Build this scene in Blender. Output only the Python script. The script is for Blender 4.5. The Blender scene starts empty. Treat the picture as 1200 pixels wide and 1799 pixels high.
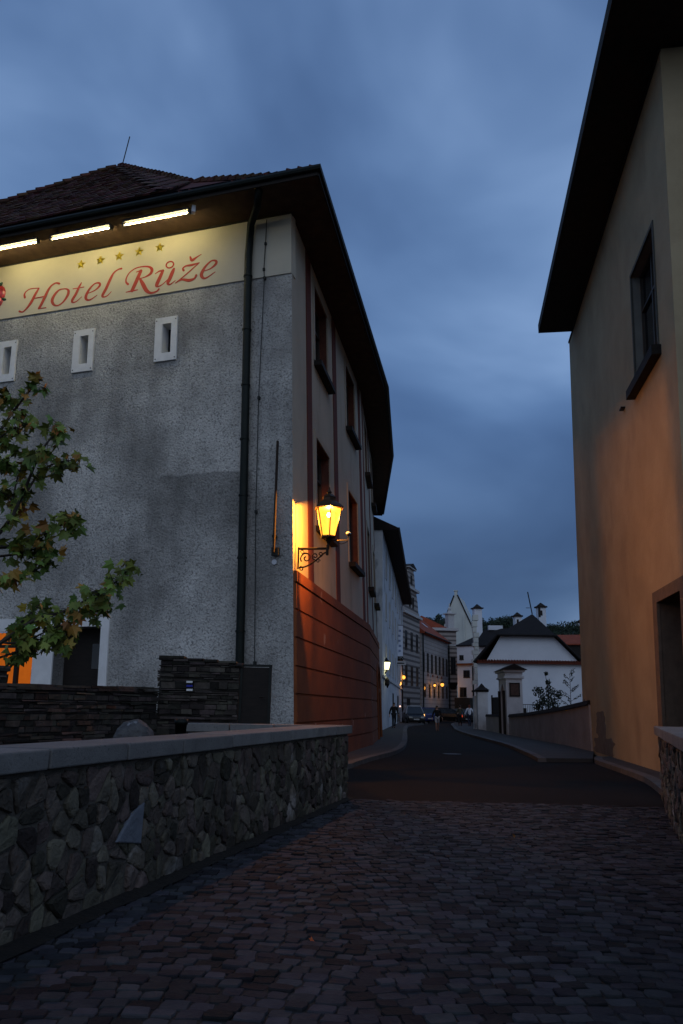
import bpy, bmesh, math, random
from mathutils import Vector, Matrix, noise
S = bpy.context.scene
COL = S.collection
rnd = random.Random(7)
R = math.radians

# ------------------------------------------------------------------ camera
cam_d = bpy.data.cameras.new("camera")
cam = bpy.data.objects.new("camera", cam_d); COL.objects.link(cam)
EYE = Vector((0, 0, 1.5)); FPX = 1360.0
pitch = math.atan(342 / FPX); roll = R(1.0)
fw = Vector((0, math.cos(pitch), math.sin(pitch)))
up0 = Vector((0, -math.sin(pitch), math.cos(pitch))); rt0 = Vector((1, 0, 0))
RT = rt0 * math.cos(roll) + up0 * math.sin(roll)
UP = -rt0 * math.sin(roll) + up0 * math.cos(roll)
m = Matrix((RT, UP, -fw)).transposed().to_4x4(); m.translation = EYE
cam.matrix_world = m
cam_d.sensor_fit = 'HORIZONTAL'; cam_d.sensor_width = 24.0
cam_d.lens = 24.0 * FPX / 1200.0
cam_d.clip_end = 3000; cam_d.clip_start = 0.05
S.camera = cam

# ------------------------------------------------------------------ world, sun, exposure
SKY_GAIN = 1.0
S.view_settings.view_transform = 'Standard'; S.view_settings.look = 'None'
S.view_settings.exposure = 0; S.view_settings.gamma = 1
w = bpy.data.worlds.new("World"); S.world = w; w.use_nodes = True
nt = w.node_tree; nt.nodes.clear()
def N(t, **k):
    n = nt.nodes.new(t)
    for a, b in k.items(): setattr(n, a, b)
    return n
def ramp(n, stops):
    cr = n.color_ramp
    while len(cr.elements) < len(stops): cr.elements.new(0.5)
    for e, (p, c) in zip(cr.elements, stops):
        e.position = p; e.color = (*c, 1) if len(c) == 3 else c
tc = N('ShaderNodeTexCoord')
sep = N('ShaderNodeSeparateXYZ'); nt.links.new(tc.outputs['Generated'], sep.inputs[0])
# overcast dusk: cloud sheet stretched sideways
mp = N('ShaderNodeMapping'); mp.inputs['Scale'].default_value = (1.0, 0.8, 1.7)
mp.inputs['Rotation'].default_value = (0.2, 0.55, 0.3); mp.inputs['Location'].default_value = (3.1, .7, 1.35)
nt.links.new(tc.outputs['Generated'], mp.inputs[0])
n1 = N('ShaderNodeTexNoise'); n1.inputs['Scale'].default_value = 2.3; n1.inputs['Detail'].default_value = 4.5
n1.inputs['Roughness'].default_value = .42; n1.inputs['Distortion'].default_value = .35
nt.links.new(mp.outputs[0], n1.inputs['Vector'])
r1 = N('ShaderNodeValToRGB'); ramp(r1, [(.32, (.054, .108, .240)), (.45, (.080, .156, .330)), (.57, (.130, .236, .455)), (.68, (.250, .390, .660))])
r1.color_ramp.interpolation = 'B_SPLINE'
nt.links.new(n1.outputs[0], r1.inputs[0])
# height gradient: darker and greyer toward the horizon and slightly at the top
r2 = N('ShaderNodeValToRGB'); ramp(r2, [(0.0, (.66, .62, .58)), (.14, (.70, .69, .67)), (.36, (.92, .94, .95)), (.56, (1.06, 1.04, 1.02)), (.80, (.80, .80, .83)), (1.0, (.62, .62, .66))])
nt.links.new(sep.outputs['Z'], r2.inputs[0])
mul = N('ShaderNodeMix', data_type='RGBA', blend_type='MULTIPLY'); mul.inputs[0].default_value = 1
nt.links.new(r1.outputs[0], mul.inputs[6]); nt.links.new(r2.outputs[0], mul.inputs[7])
# brighter, warmer unseen sky added behind the camera to light the facing walls
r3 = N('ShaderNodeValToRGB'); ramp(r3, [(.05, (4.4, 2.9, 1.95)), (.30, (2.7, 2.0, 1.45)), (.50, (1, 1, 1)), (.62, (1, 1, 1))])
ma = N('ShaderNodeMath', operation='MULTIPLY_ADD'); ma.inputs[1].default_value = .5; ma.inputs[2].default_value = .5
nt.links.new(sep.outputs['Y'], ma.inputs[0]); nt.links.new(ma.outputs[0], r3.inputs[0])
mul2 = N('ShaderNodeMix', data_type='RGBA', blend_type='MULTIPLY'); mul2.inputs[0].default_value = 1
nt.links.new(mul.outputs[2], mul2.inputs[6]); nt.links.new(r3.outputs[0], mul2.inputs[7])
sky = N('ShaderNodeTexSky', sky_type='NISHITA', sun_disc=False)
sky.sun_elevation = R(1.0); sky.sun_rotation = R(-25); sky.air_density = 1; sky.ozone_density = 3
bg1 = N('ShaderNodeBackground'); bg1.inputs[1].default_value = .004
nt.links.new(sky.outputs[0], bg1.inputs[0])
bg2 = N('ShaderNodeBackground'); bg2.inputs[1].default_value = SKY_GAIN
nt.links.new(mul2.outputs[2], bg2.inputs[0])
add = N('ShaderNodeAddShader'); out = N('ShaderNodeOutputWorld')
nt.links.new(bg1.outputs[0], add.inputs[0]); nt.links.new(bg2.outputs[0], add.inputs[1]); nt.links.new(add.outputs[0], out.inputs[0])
sd = bpy.data.lights.new("sun", 'SUN'); sd.energy = .02; sd.angle = R(20); sd.color = (.8, .88, 1)
so = bpy.data.objects.new("sun", sd); COL.objects.link(so); so.rotation_euler = (R(60), 0, R(155))
S.cycles.use_denoising = True
S.cycles.max_bounces = 6; S.cycles.transparent_max_bounces = 16
S.cycles.sample_clamp_indirect = 4

# ------------------------------------------------------------------ measuring helpers
def ray(x, y): return (fw * FPX + RT * (x - 600) + UP * (899.5 - y)) / FPX
def atz(x, y, z=0):
    d = ray(x, y); return EYE + d * ((z - 1.5) / d.z)
def aty(x, y, Y):
    d = ray(x, y); return EYE + d * (Y / d.y)
def hd(yaw): a = R(yaw); return Vector((math.sin(a), math.cos(a), 0))
class Plane:
    """a wall surface: u metres along d, v metres of height along e (e leans with the wall's batter)"""
    def __init__(s, o, d, e=(0, 0, 1), flip=False):
        s.o, s.d, s.e = Vector(o), Vector(d), Vector(e)
        s.n = s.d.cross(s.e).normalized() * (-1 if flip else 1)
    def P(s, u, v, off=0): return s.o + s.d * u + s.e * v + s.n * off
    def px(s, x, y):
        r = ray(x, y); M = Matrix((s.d, s.e, -r)).transposed()
        t = M.inverted() @ (EYE - s.o); return t[0], t[1]

# ------------------------------------------------------------------ materials
def mat(name, c1, c2=None, scale=1.5, rough=.85, bump=0, bscale=20, detail=6, c3=None, c3scale=6, c3lo=.6, c3hi=.75,
        island=0, metallic=0, spec=.3, stretch=(1, 1, 1), bdist=.02, stretch3=(1,1,1)):
    M = bpy.data.materials.new(name); M.use_nodes = True; t = M.node_tree; t.nodes.clear()
    def A(ty, **k):
        n = t.nodes.new(ty)
        for a, b in k.items(): setattr(n, a, b)
        return n
    L = t.links.new
    o = A('ShaderNodeOutputMaterial'); b = A('ShaderNodeBsdfPrincipled'); L(b.outputs[0], o.inputs[0])
    b.inputs['Roughness'].default_value = rough; b.inputs['Metallic'].default_value = metallic
    b.inputs['Specular IOR Level'].default_value = spec
    tcn = A('ShaderNodeTexCoord'); mpn = A('ShaderNodeMapping'); mpn.inputs['Scale'].default_value = stretch
    L(tcn.outputs['Object'], mpn.inputs[0])
    c2 = c2 or tuple(x * .8 for x in c1)
    nz = A('ShaderNodeTexNoise'); nz.inputs['Scale'].default_value = scale; nz.inputs['Detail'].default_value = detail
    nz.inputs['Roughness'].default_value = .62
    L(mpn.outputs[0], nz.inputs['Vector'])
    rp = A('ShaderNodeValToRGB'); ramp(rp, [(.32, c1), (.68, c2)]); L(nz.outputs[0], rp.inputs[0])
    col = rp.outputs[0]
    if c3:
        m3 = A('ShaderNodeMapping'); m3.inputs['Scale'].default_value = stretch3; m3.inputs['Location'].default_value = (4.3, 2.2, 7.7)
        L(tcn.outputs['Object'], m3.inputs[0])
        n3 = A('ShaderNodeTexNoise'); n3.inputs['Scale'].default_value = c3scale; n3.inputs['Detail'].default_value = 5
        L(m3.outputs[0], n3.inputs['Vector'])
        mr = A('ShaderNodeMapRange'); mr.inputs['From Min'].default_value = c3lo; mr.inputs['From Max'].default_value = c3hi
        L(n3.outputs[0], mr.inputs[0])
        mx = A('ShaderNodeMix', data_type='RGBA'); L(mr.outputs[0], mx.inputs[0]); L(col, mx.inputs[6]); mx.inputs[7].default_value = (*c3, 1)
        col = mx.outputs[2]
    if island:
        g = A('ShaderNodeNewGeometry'); hs = A('ShaderNodeHueSaturation')
        mr = A('ShaderNodeMapRange'); mr.inputs['To Min'].default_value = 1 - island; mr.inputs['To Max'].default_value = 1 + island
        L(g.outputs['Random Per Island'], mr.inputs[0]); L(mr.outputs[0], hs.inputs['Value']); L(col, hs.inputs['Color'])
        wn = A('ShaderNodeTexWhiteNoise', noise_dimensions='1D'); L(g.outputs['Random Per Island'], wn.inputs['W'])
        mh = A('ShaderNodeMapRange'); mh.inputs['To Min'].default_value = .5 - island * .09; mh.inputs['To Max'].default_value = .5 + island * .09
        L(wn.outputs['Value'], mh.inputs[0]); L(mh.outputs[0], hs.inputs['Hue'])
        col = hs.outputs[0]
    L(col, b.inputs['Base Color'])
    if bump:
        nb = A('ShaderNodeTexNoise'); nb.inputs['Scale'].default_value = bscale; nb.inputs['Detail'].default_value = 5
        nb.inputs['Distortion'].default_value = .6
        L(mpn.outputs[0], nb.inputs['Vector'])
        bm = A('ShaderNodeBump'); bm.inputs['Strength'].default_value = bump; bm.inputs['Distance'].default_value = bdist
        L(nb.outputs[0], bm.inputs['Height']); L(bm.outputs[0], b.inputs['Normal'])
    M['nodes'] = 1
    return M
def emat(name, c, s, transp=0.0):
    M = bpy.data.materials.new(name); M.use_nodes = True; t = M.node_tree; t.nodes.clear()
    o = t.nodes.new('ShaderNodeOutputMaterial'); e = t.nodes.new('ShaderNodeEmission')
    e.inputs[0].default_value = (*c, 1)
    nz = t.nodes.new('ShaderNodeTexNoise'); nz.inputs['Scale'].default_value = 9
    mr = t.nodes.new('ShaderNodeMapRange'); mr.inputs['To Min'].default_value = s * .8; mr.inputs['To Max'].default_value = s * 1.2
    t.links.new(nz.outputs[0], mr.inputs[0]); t.links.new(mr.outputs[0], e.inputs[1])
    if transp:
        tr = t.nodes.new('ShaderNodeBsdfTransparent'); mx = t.nodes.new('ShaderNodeMixShader'); mx.inputs[0].default_value = 1 - transp
        t.links.new(tr.outputs[0], mx.inputs[1]); t.links.new(e.outputs[0], mx.inputs[2]); t.links.new(mx.outputs[0], o.inputs[0])
    else: t.links.new(e.outputs[0], o.inputs[0])
    return M

# ------------------------------------------------------------------ mesh helpers
class MB:
    def __init__(s): s.v = []; s.f = []; s.mi = []; s.cur = 0
    def add(s, vs, fs):
        k = len(s.v); s.v += [tuple(p) for p in vs]; s.f += [tuple(i + k for i in f) for f in fs]; s.mi += [s.cur] * len(fs); return s
    def hexa(s, a, b):
        """a, b: two quads of 4 points (bottom ring, top ring)"""
        return s.add(list(a) + list(b), [(3, 2, 1, 0), (4, 5, 6, 7), (0, 1, 5, 4), (1, 2, 6, 5), (2, 3, 7, 6), (3, 0, 4, 7)])
    def box(s, c, sz, rz=0):
        cx, cy, cz = c; hx, hy, hz = sz[0] / 2, sz[1] / 2, sz[2] / 2; co, si = math.cos(rz), math.sin(rz)
        P = [(cx + x * co - y * si, cy + x * si + y * co) for x, y in ((-hx, -hy), (hx, -hy), (hx, hy), (-hx, hy))]
        return s.hexa([(x, y, cz - hz) for x, y in P], [(x, y, cz + hz) for x, y in P])
    def slab(s, pl, u0, u1, v0, v1, o0, o1):
        """box on a wall plane, from offset o0 to o1 along its normal"""
        q = lambda o: [pl.P(u0, v0, o), pl.P(u1, v0, o), pl.P(u1, v1, o), pl.P(u0, v1, o)]
        return s.hexa(q(o0), q(o1))
    def tube(s, pts, r, n=8, caps=True):
        pts = [Vector(p) for p in pts]; rs = r if isinstance(r, (list, tuple)) else [r] * len(pts)
        rings = []; prev = None
        for i, p in enumerate(pts):
            t = (pts[min(i + 1, len(pts) - 1)] - pts[max(i - 1, 0)]).normalized()
            if prev is None: a = t.orthogonal().normalized()
            else:
                a = prev - t * prev.dot(t); a = a.normalized() if a.length > 1e-6 else t.orthogonal().normalized()
            prev = a; b = t.cross(a)
            rings.append([p + (a * math.cos(6.28318 * k / n) + b * math.sin(6.28318 * k / n)) * rs[i] for k in range(n)])
        vs = [q for g in rings for q in g]; fs = []
        for i in range(len(rings) - 1):
            for k in range(n):
                fs.append((i * n + k, i * n + (k + 1) % n, (i + 1) * n + (k + 1) % n, (i + 1) * n + k))
        if caps: fs += [tuple(range(n))[::-1], tuple(range((len(rings) - 1) * n, len(rings) * n))]
        return s.add(vs, fs)
    def lathe(s, c, prof, n=12, rot=0, caps=True):
        c = Vector(c); vs = []; fs = []
        for (r, z) in prof:
            for k in range(n):
                a = 6.283185 * k / n + rot; vs.append(c + Vector((r * math.cos(a), r * math.sin(a), z)))
        for i in range(len(prof) - 1):
            for k in range(n): fs.append((i * n + k, i * n + (k + 1) % n, (i + 1) * n + (k + 1) % n, (i + 1) * n + k))
        if caps: fs += [tuple(range(n))[::-1], tuple(range((len(prof) - 1) * n, len(prof) * n))]
        return s.add(vs, fs)
    def poly_prism(s, lo, hi):
        n = len(lo)
        return s.add(list(lo) + list(hi), [tuple(range(n))[::-1], tuple(range(n, 2 * n))] + [(i, (i + 1) % n, n + (i + 1) % n, n + i) for i in range(n)])
    def ribbon(s, pl, pts, off0, off1):
        """raised flat stroke on a wall plane; pts = (u, v, width)"""
        L, Rr = [], []
        for i, (u, v, wd) in enumerate(pts):
            a = pts[max(i - 1, 0)]; b = pts[min(i + 1, len(pts) - 1)]
            dx, dy = b[0] - a[0], b[1] - a[1]; l = math.hypot(dx, dy) or 1
            nx, ny = -dy / l * wd / 2, dx / l * wd / 2
            L.append((u + nx, v + ny)); Rr.append((u - nx, v - ny))
        n = len(pts)
        vs = [pl.P(*p, off1) for p in L] + [pl.P(*p, off1) for p in Rr] + [pl.P(*p, off0) for p in L] + [pl.P(*p, off0) for p in Rr]
        fs = []
        for i in range(n - 1):
            fs += [(i, i + 1, n + i + 1, n + i), (i, 2 * n + i, 2 * n + i + 1, i + 1), (n + i, n + i + 1, 3 * n + i + 1, 3 * n + i)]
        fs += [(0, n, 3 * n, 2 * n), (n - 1, 3 * n - 1, 4 * n - 1, 2 * n - 1)]
        return s.add(vs, fs)
    def build_each(s, name, mt, parent=None, **k):
        """every added piece becomes an object of its own"""
        import itertools
        comp = list(range(len(s.v)))
        def find(a):
            while comp[a] != a: comp[a] = comp[comp[a]]; a = comp[a]
            return a
        for f in s.f:
            for i in f[1:]: comp[find(i)] = find(f[0])
        gr = {}
        for f in s.f: gr.setdefault(find(f[0]), []).append(f)
        out_ = []
        for fs in gr.values():
            ids = sorted({i for f in fs for i in f}); mp_ = {a: b for b, a in enumerate(ids)}
            out_.append(MB().add([s.v[i] for i in ids], [tuple(mp_[i] for i in f) for f in fs]).build(name, mt, parent, **k))
        return out_
    def build(s, name, mt, parent=None, smooth=False, bevel=0, recalc=True):
        me = bpy.data.meshes.new(name); me.from_pydata(s.v, [], s.f)
        for m_ in (mt if isinstance(mt, list) else [mt]): me.materials.append(m_)
        if isinstance(mt, list): me.polygons.foreach_set('material_index', s.mi)
        if recalc:
            bm = bmesh.new(); bm.from_mesh(me); bmesh.ops.recalc_face_normals(bm, faces=bm.faces); bm.to_mesh(me); bm.free()
        if smooth: me.polygons.foreach_set('use_smooth', [True] * len(me.polygons))
        o = bpy.data.objects.new(name, me); COL.objects.link(o)
        if bevel:
            b = o.modifiers.new('bevel', 'BEVEL'); b.width = bevel; b.segments = 2; b.limit_method = 'ANGLE'
        if parent: par(o, parent)
        return o
def world_loc(o):
    v = Vector(o.location)
    return v
def par(o, p):
    o.parent = p
    if p.type == 'EMPTY': o.matrix_parent_inverse = Matrix.Translation(-Vector(p.location))
def thing(name, label, cat, loc=(0, 0, 0), group=None):
    o = bpy.data.objects.new(name, None); COL.objects.link(o); o.location = loc; o.empty_display_size = .3
    o['label'] = label; o['category'] = cat
    if group: o['group'] = group
    return o
def tag(o, label, cat, group=None, kind=None):
    if label: o['label'] = label
    if cat: o['category'] = cat
    if group: o['group'] = group
    if kind: o['kind'] = kind
    return o
def struct(name, mb, mt, **k):
    o = mb.build(name, mt, **k); o['kind'] = 'structure'; return o
def copy_tree(o, parent=None):
    c = o.copy(); COL.objects.link(c)
    if parent: c.parent = parent
    for ch in o.children: copy_tree(ch, c)
    return c

def wall_holes(mb, pl, u0, u1, v0, v1, holes, depth):
    """wall face with real openings (u0,u1,v0,v1) and reveals going inwards"""
    us = sorted({u0, u1} | {h[0] for h in holes} | {h[1] for h in holes})
    vs = sorted({v0, v1} | {h[2] for h in holes} | {h[3] for h in holes})
    for i in range(len(us) - 1):
        for j in range(len(vs) - 1):
            cu, cv = (us[i] + us[i + 1]) / 2, (vs[j] + vs[j + 1]) / 2
            if any(h[0] < cu < h[1] and h[2] < cv < h[3] for h in holes): continue
            mb.add([pl.P(us[i], vs[j]), pl.P(us[i + 1], vs[j]), pl.P(us[i + 1], vs[j + 1]), pl.P(us[i], vs[j + 1])], [(0, 1, 2, 3)])
def reveal(mb, pl, h, depth):
    a, b, c, d = h
    o = [pl.P(a, c), pl.P(b, c), pl.P(b, d), pl.P(a, d)]; i = [pl.P(a, c, -depth), pl.P(b, c, -depth), pl.P(b, d, -depth), pl.P(a, d, -depth)]
    mb.add(o + i, [(k, (k + 1) % 4, 4 + (k + 1) % 4, 4 + k) for k in range(4)])

# Voronoi rubble: list of convex cells in [0,W]x[0,H]
def voronoi(W, H, n, sx=1.0, seed=1, drop=.1):
    g = random.Random(seed); pts = []
    cell = math.sqrt(W * H / n); nx = max(1, int(W / (cell * sx))); ny = max(1, int(H / (cell / sx)))
    for i in range(nx):
        for j in range(ny):
            if g.random() < drop: continue
            pts.append(((i + .5 + g.uniform(-.42, .42) + (.5 if j % 2 else 0)) * W / nx % W, (j + .5 + g.uniform(-.38, .38)) * H / ny))
    cells = []; rr = cell * max(sx, 1 / sx) * 2.6
    for k, (px, py) in enumerate(pts):
        poly = [(max(0, px - rr), max(0, py - rr)), (min(W, px + rr), max(0, py - rr)), (min(W, px + rr), min(H, py + rr)), (max(0, px - rr), min(H, py + rr))]
        for l, (qx, qy) in enumerate(pts):
            if l == k or abs(qx - px) > 2 * rr or abs(qy - py) > 2 * rr: continue
            mx, my = (px + qx) / 2, (py + qy) / 2; dx, dy = qx - px, qy - py
            new = []
            for a in range(len(poly)):
                A_, B_ = poly[a], poly[(a + 1) % len(poly)]
                da = (A_[0] - mx) * dx + (A_[1] - my) * dy; db = (B_[0] - mx) * dx + (B_[1] - my) * dy
                if da <= 0: new.append(A_)
                if (da < 0) != (db < 0) and abs(da - db) > 1e-9:
                    t = da / (da - db); new.append((A_[0] + (B_[0] - A_[0]) * t, A_[1] + (B_[1] - A_[1]) * t))
            poly = new
            if len(poly) < 3: break
        if len(poly) >= 3: cells.append(poly)
    return cells
def stones(mb, pl, cells, gap=.018, h=.05, seed=3, v0=0):
    g = random.Random(seed)
    for poly in cells:
        cx = sum(p[0] for p in poly) / len(poly); cy = sum(p[1] for p in poly) / len(poly)
        rad = max(math.hypot(p[0] - cx, p[1] - cy) for p in poly)
        if rad < gap * 1.6: continue
        pts = []
        for i in range(len(poly)):   # chaikin once, with jitter
            a, b = poly[i], poly[(i + 1) % len(poly)]
            for t in (.22, .78):
                pts.append((a[0] + (b[0] - a[0]) * t + g.uniform(-.013, .013), a[1] + (b[1] - a[1]) * t + g.uniform(-.013, .013)))
        k = max(.3, 1 - gap / rad * 1.5) * g.uniform(.93, 1.0); hh = h * g.uniform(.35, 1.15); tx, ty = g.uniform(-.08, .08), g.uniform(-.08, .08)
        def ring(sc, o): return [pl.P(cx + (x - cx) * sc, v0 + cy + (y - cy) * sc, o + (x - cx) * tx + (y - cy) * ty) for x, y in pts]
        n = len(pts); rings = [[pl.P(cx + (x - cx) * k, v0 + cy + (y - cy) * k, -.05) for x, y in pts], ring(k, hh * .55), ring(k * .86, hh * .95), ring(k * .5, hh * g.uniform(.9, 1.15))]
        vs = [p for r_ in rings for p in r_] + [pl.P(cx, v0 + cy, hh * 1.02)]
        fs = [(r_ * n + i, r_ * n + (i + 1) % n, (r_ + 1) * n + (i + 1) % n, (r_ + 1) * n + i) for r_ in range(3) for i in range(n)]
        fs += [(3 * n + i, 3 * n + (i + 1) % n, 4 * n) for i in range(n)]
        mb.add(vs, fs)
#PART2
# ------------------------------------------------------------------ material set
M_roughcast = mat('roughcast', (.27, .265, .25), (.56, .555, .53), scale=.55, rough=.95, bump=1.0, bscale=17, c3=(.22, .215, .205), c3scale=19, c3lo=.50, c3hi=.68, bdist=.05)
def weather(M):
    """old repair with a hard upper edge, and rain streaks, on the hotel front"""
    t = M.node_tree; L = t.links.new; b = [n for n in t.nodes if n.type == 'BSDF_PRINCIPLED'][0]
    src = b.inputs['Base Color'].links[0].from_socket
    tcn = t.nodes.new('ShaderNodeTexCoord'); sp_ = t.nodes.new('ShaderNodeSeparateXYZ'); L(tcn.outputs['Object'], sp_.inputs[0])
    nz = t.nodes.new('ShaderNodeTexNoise'); nz.inputs['Scale'].default_value = 1.6; nz.inputs['Detail'].default_value = 6; L(tcn.outputs['Object'], nz.inputs[0])
    def mth(op, a, b_=None, c=None):
        n = t.nodes.new('ShaderNodeMath'); n.operation = op
        for i, v in enumerate((a, b_, c)):
            if v is None: continue
            if isinstance(v, (int, float)): n.inputs[i].default_value = v
            else: L(v, n.inputs[i])
        return n.outputs[0]
    def mr(v, a, b_, smooth=True):
        n = t.nodes.new('ShaderNodeMapRange'); n.interpolation_type = 'SMOOTHSTEP' if smooth else 'LINEAR'; n.clamp = True
        n.inputs['From Min'].default_value = a; n.inputs['From Max'].default_value = b_; L(v, n.inputs[0]); return n.outputs[0]
    u = mth('MULTIPLY', mth('ADD', sp_.outputs['X'], .977), -1.05)
    zz = mth('ADD', sp_.outputs['Z'], mth('MULTIPLY', mth('SUBTRACT', nz.outputs[0], .5), .35))
    uu = mth('ADD', u, mth('MULTIPLY', mth('SUBTRACT', nz.outputs[0], .5), 1.2))
    m1 = mth('MULTIPLY', mth('SUBTRACT', 1.0, mr(zz, 7.30, 7.36)), mr(zz, 5.0, 6.9))
    m1 = mth('MULTIPLY', mth('MULTIPLY', m1, mr(uu, 1.3, 1.5)), mth('SUBTRACT', 1.0, mr(uu, 3.9, 4.5)))
    light = mth('MULTIPLY', mr(zz, 7.34, 7.38), mth('SUBTRACT', 1.0, mr(zz, 7.9, 8.8)))
    light = mth('MULTIPLY', mth('MULTIPLY', light, mr(uu, 1.3, 1.6)), mth('SUBTRACT', 1.0, mr(uu, 3.9, 4.6)))
    mp_ = t.nodes.new('ShaderNodeMapping'); mp_.inputs['Scale'].default_value = (2.2, 2.2, .22); L(tcn.outputs['Object'], mp_.inputs[0])
    n2 = t.nodes.new('ShaderNodeTexNoise'); n2.inputs['Scale'].default_value = 1.4; n2.inputs['Detail'].default_value = 7; L(mp_.outputs[0], n2.inputs[0])
    n3 = t.nodes.new('ShaderNodeTexNoise'); n3.inputs['Scale'].default_value = .42; n3.inputs['Detail'].default_value = 3; L(tcn.outputs['Object'], n3.inputs[0])
    k = mth('ADD', mth('MULTIPLY', mr(n2.outputs[0], .35, .7), .16), mth('MULTIPLY', mr(n3.outputs[0], .35, .65), .34))
    k = mth('ADD', k, .66)
    k = mth('MULTIPLY', k, mth('SUBTRACT', 1.0, mth('MULTIPLY', m1, .33)))
    k = mth('MULTIPLY', k, mth('ADD', 1.0, mth('MULTIPLY', light, .22)))
    mx = t.nodes.new('ShaderNodeMix'); mx.data_type = 'RGBA'; mx.blend_type = 'MULTIPLY'; mx.inputs[0].default_value = 1
    cb_ = t.nodes.new('ShaderNodeCombineColor')
    for i in range(3): L(k, cb_.inputs[i])
    L(src, mx.inputs[6]); L(cb_.outputs[0], mx.inputs[7]); L(mx.outputs[2], b.inputs['Base Color'])
weather(M_roughcast)
M_cream = mat('cream_plaster', (.56, .52, .42), (.48, .45, .37), scale=.8, rough=.9, bump=.15, bscale=30)
M_side = mat('ochre_plaster', (.50, .45, .36), (.42, .375, .30), scale=.6, rough=.9, bump=.2, bscale=25, c3=(.33, .29, .235), c3scale=1.2, stretch3=(1, 1, .25), c3lo=.55, c3hi=.8)
M_strip = mat('oxide_band', (.135, .032, .018), (.10, .025, .015), scale=2, rough=.85)
M_plinth = mat('oxide_plinth', (.25, .070, .020), (.16, .046, .015), scale=.9, rough=.85, bump=.3, bscale=22, c3=(.34, .2, .14), c3scale=1.1, c3lo=.66, c3hi=.70)
M_white = mat('white_stone', (.80, .80, .79), (.68, .68, .67), scale=3, rough=.8, bump=.2, bscale=40)
M_dark = mat('dark_wood', (.022, .017, .014), (.012, .01, .009), scale=4, rough=.8, stretch=(1, 1, 6))
M_soffit = mat('soffit_boards', (.085, .050, .030), (.05, .028, .017), scale=3, rough=.85, bump=.3, bscale=12)
M_glass = mat('window_glass', (.006, .007, .009), (.008, .009, .012), rough=.08, spec=.6)
M_frame = mat('window_frame', (.05, .042, .035), (.035, .03, .026), rough=.6)
M_reveal = mat('window_reveal', (.15, .05, .03), (.09, .03, .02), rough=.8, scale=3)
M_metal = mat('dark_metal', (.018, .022, .020), (.012, .014, .013), rough=.55, metallic=.3, scale=5)
M_pipe = mat('downpipe_metal', (.011, .016, .014), (.007, .010, .009), rough=.5, metallic=.5, scale=3)
M_iron = mat('wrought_iron', (.02, .014, .01), (.012, .01, .008), rough=.5, metallic=.4, scale=20)
M_tile = mat('roof_tile', (.095, .038, .024), (.045, .022, .016), scale=2.5, rough=.9, island=.5)
M_tileplain = mat('far_roof_tile', (.30, .065, .03), (.20, .045, .022), scale=2, rough=.9, bump=.5, bscale=6)
M_darktile = mat('dark_roof_tile', (.018, .014, .014), (.010, .009, .009), scale=2, rough=.95, bump=.5, bscale=6)
M_red = mat('red_paint', (.42, .035, .02), (.33, .028, .018), scale=8, rough=.6)
M_gold = mat('gold_leaf', (.75, .60, .08), (.62, .48, .06), scale=8, rough=.35, metallic=.35)
M_green = mat('green_enamel', (.01, .09, .05), (.01, .06, .04), rough=.4)
M_right = mat('right_plaster', (.42, .345, .22), (.33, .265, .165), scale=.55, rough=.92, bump=.35, bscale=9, c3=(.24, .19, .125), c3scale=.9, stretch3=(1, 1, .6), c3lo=.55, c3hi=.9)
M_stone = mat('rubble_stone', (.11, .094, .075), (.052, .045, .038), scale=5, rough=.9, bump=.9, bscale=16, island=.7, bdist=.04, c3=(.2, .19, .18), c3scale=2.2, c3lo=.6, c3hi=.7)
M_mortar = mat('lime_mortar', (.10, .09, .078), (.065, .06, .052), scale=6, rough=.95, bump=.8, bscale=30)
M_slate = mat('slate_stone', (.060, .050, .042), (.028, .025, .022), scale=7, rough=.9, bump=.6, bscale=18, island=.75)
M_slatemortar = mat('slate_joint', (.02, .019, .018), (.03, .028, .026), scale=6, rough=.95, bump=.8, bscale=30)
M_cap = mat('granite_cap', (.19, .19, .185), (.13, .13, .128), scale=3, rough=.85, bump=.35, bscale=60, c3=(.1, .1, .1), c3scale=38, c3lo=.58, c3hi=.7, island=.16)
M_sett = mat('granite_setts', (.045, .046, .052), (.024, .026, .033), scale=5, rough=.85, spec=.12, bump=.7, bscale=26, island=.6, bdist=.012)
M_joint = mat('sett_joint', (.014, .0135, .013), (.022, .021, .02), scale=9, rough=.95, bump=.5, bscale=50)
M_asph = mat('asphalt', (.009, .009, .0095), (.006, .006, .0065), scale=.6, rough=.9, spec=.12, bump=.4, bscale=80, c3=(.005, .005, .0055), c3scale=.5, c3lo=.5, c3hi=.65, stretch3=(1.5, .3, 1))
M_pave = mat('pavement_slabs', (.05, .05, .05), (.034, .034, .036), scale=1.5, rough=.85, bump=.5, bscale=9)
M_kerb = mat('kerb_granite', (.10, .10, .10), (.065, .065, .07), scale=4, rough=.8, bump=.4, bscale=30, island=.15)
M_soil = mat('soil', (.022, .018, .015), (.014, .012, .01), scale=3, rough=1, bump=1, bscale=12)
M_bark = mat('bark', (.05, .042, .035), (.03, .025, .02), scale=12, rough=.95, stretch=(1, 1, .3))
M_leafA = mat('maple_leaf', (.10, .15, .028), (.155, .195, .036), scale=2.2, rough=.6, island=.45)
M_leafB = mat('orange_maple_leaf', (.34, .16, .03), (.22, .18, .03), scale=3, rough=.6, island=.45)  # orange-brown leaves, mixed at random among the green ones
M_leafD = mat('dark_leaf', (.012, .02, .010), (.02, .03, .014), scale=3, rough=.8, island=.4)
M_hill = mat('hill_ground', (.02, .03, .018), (.012, .02, .012), scale=.05, rough=1)
M_forest = mat('forest_canopy', (.030, .045, .026), (.016, .028, .018), scale=.08, rough=1, island=.5)
M_rust = mat('rusty_steel', (.03, .02, .015), (.018, .013, .01), scale=8, rough=.8)
M_lit = emat('lit_room', (1.0, .22, .02), .38)
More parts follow.
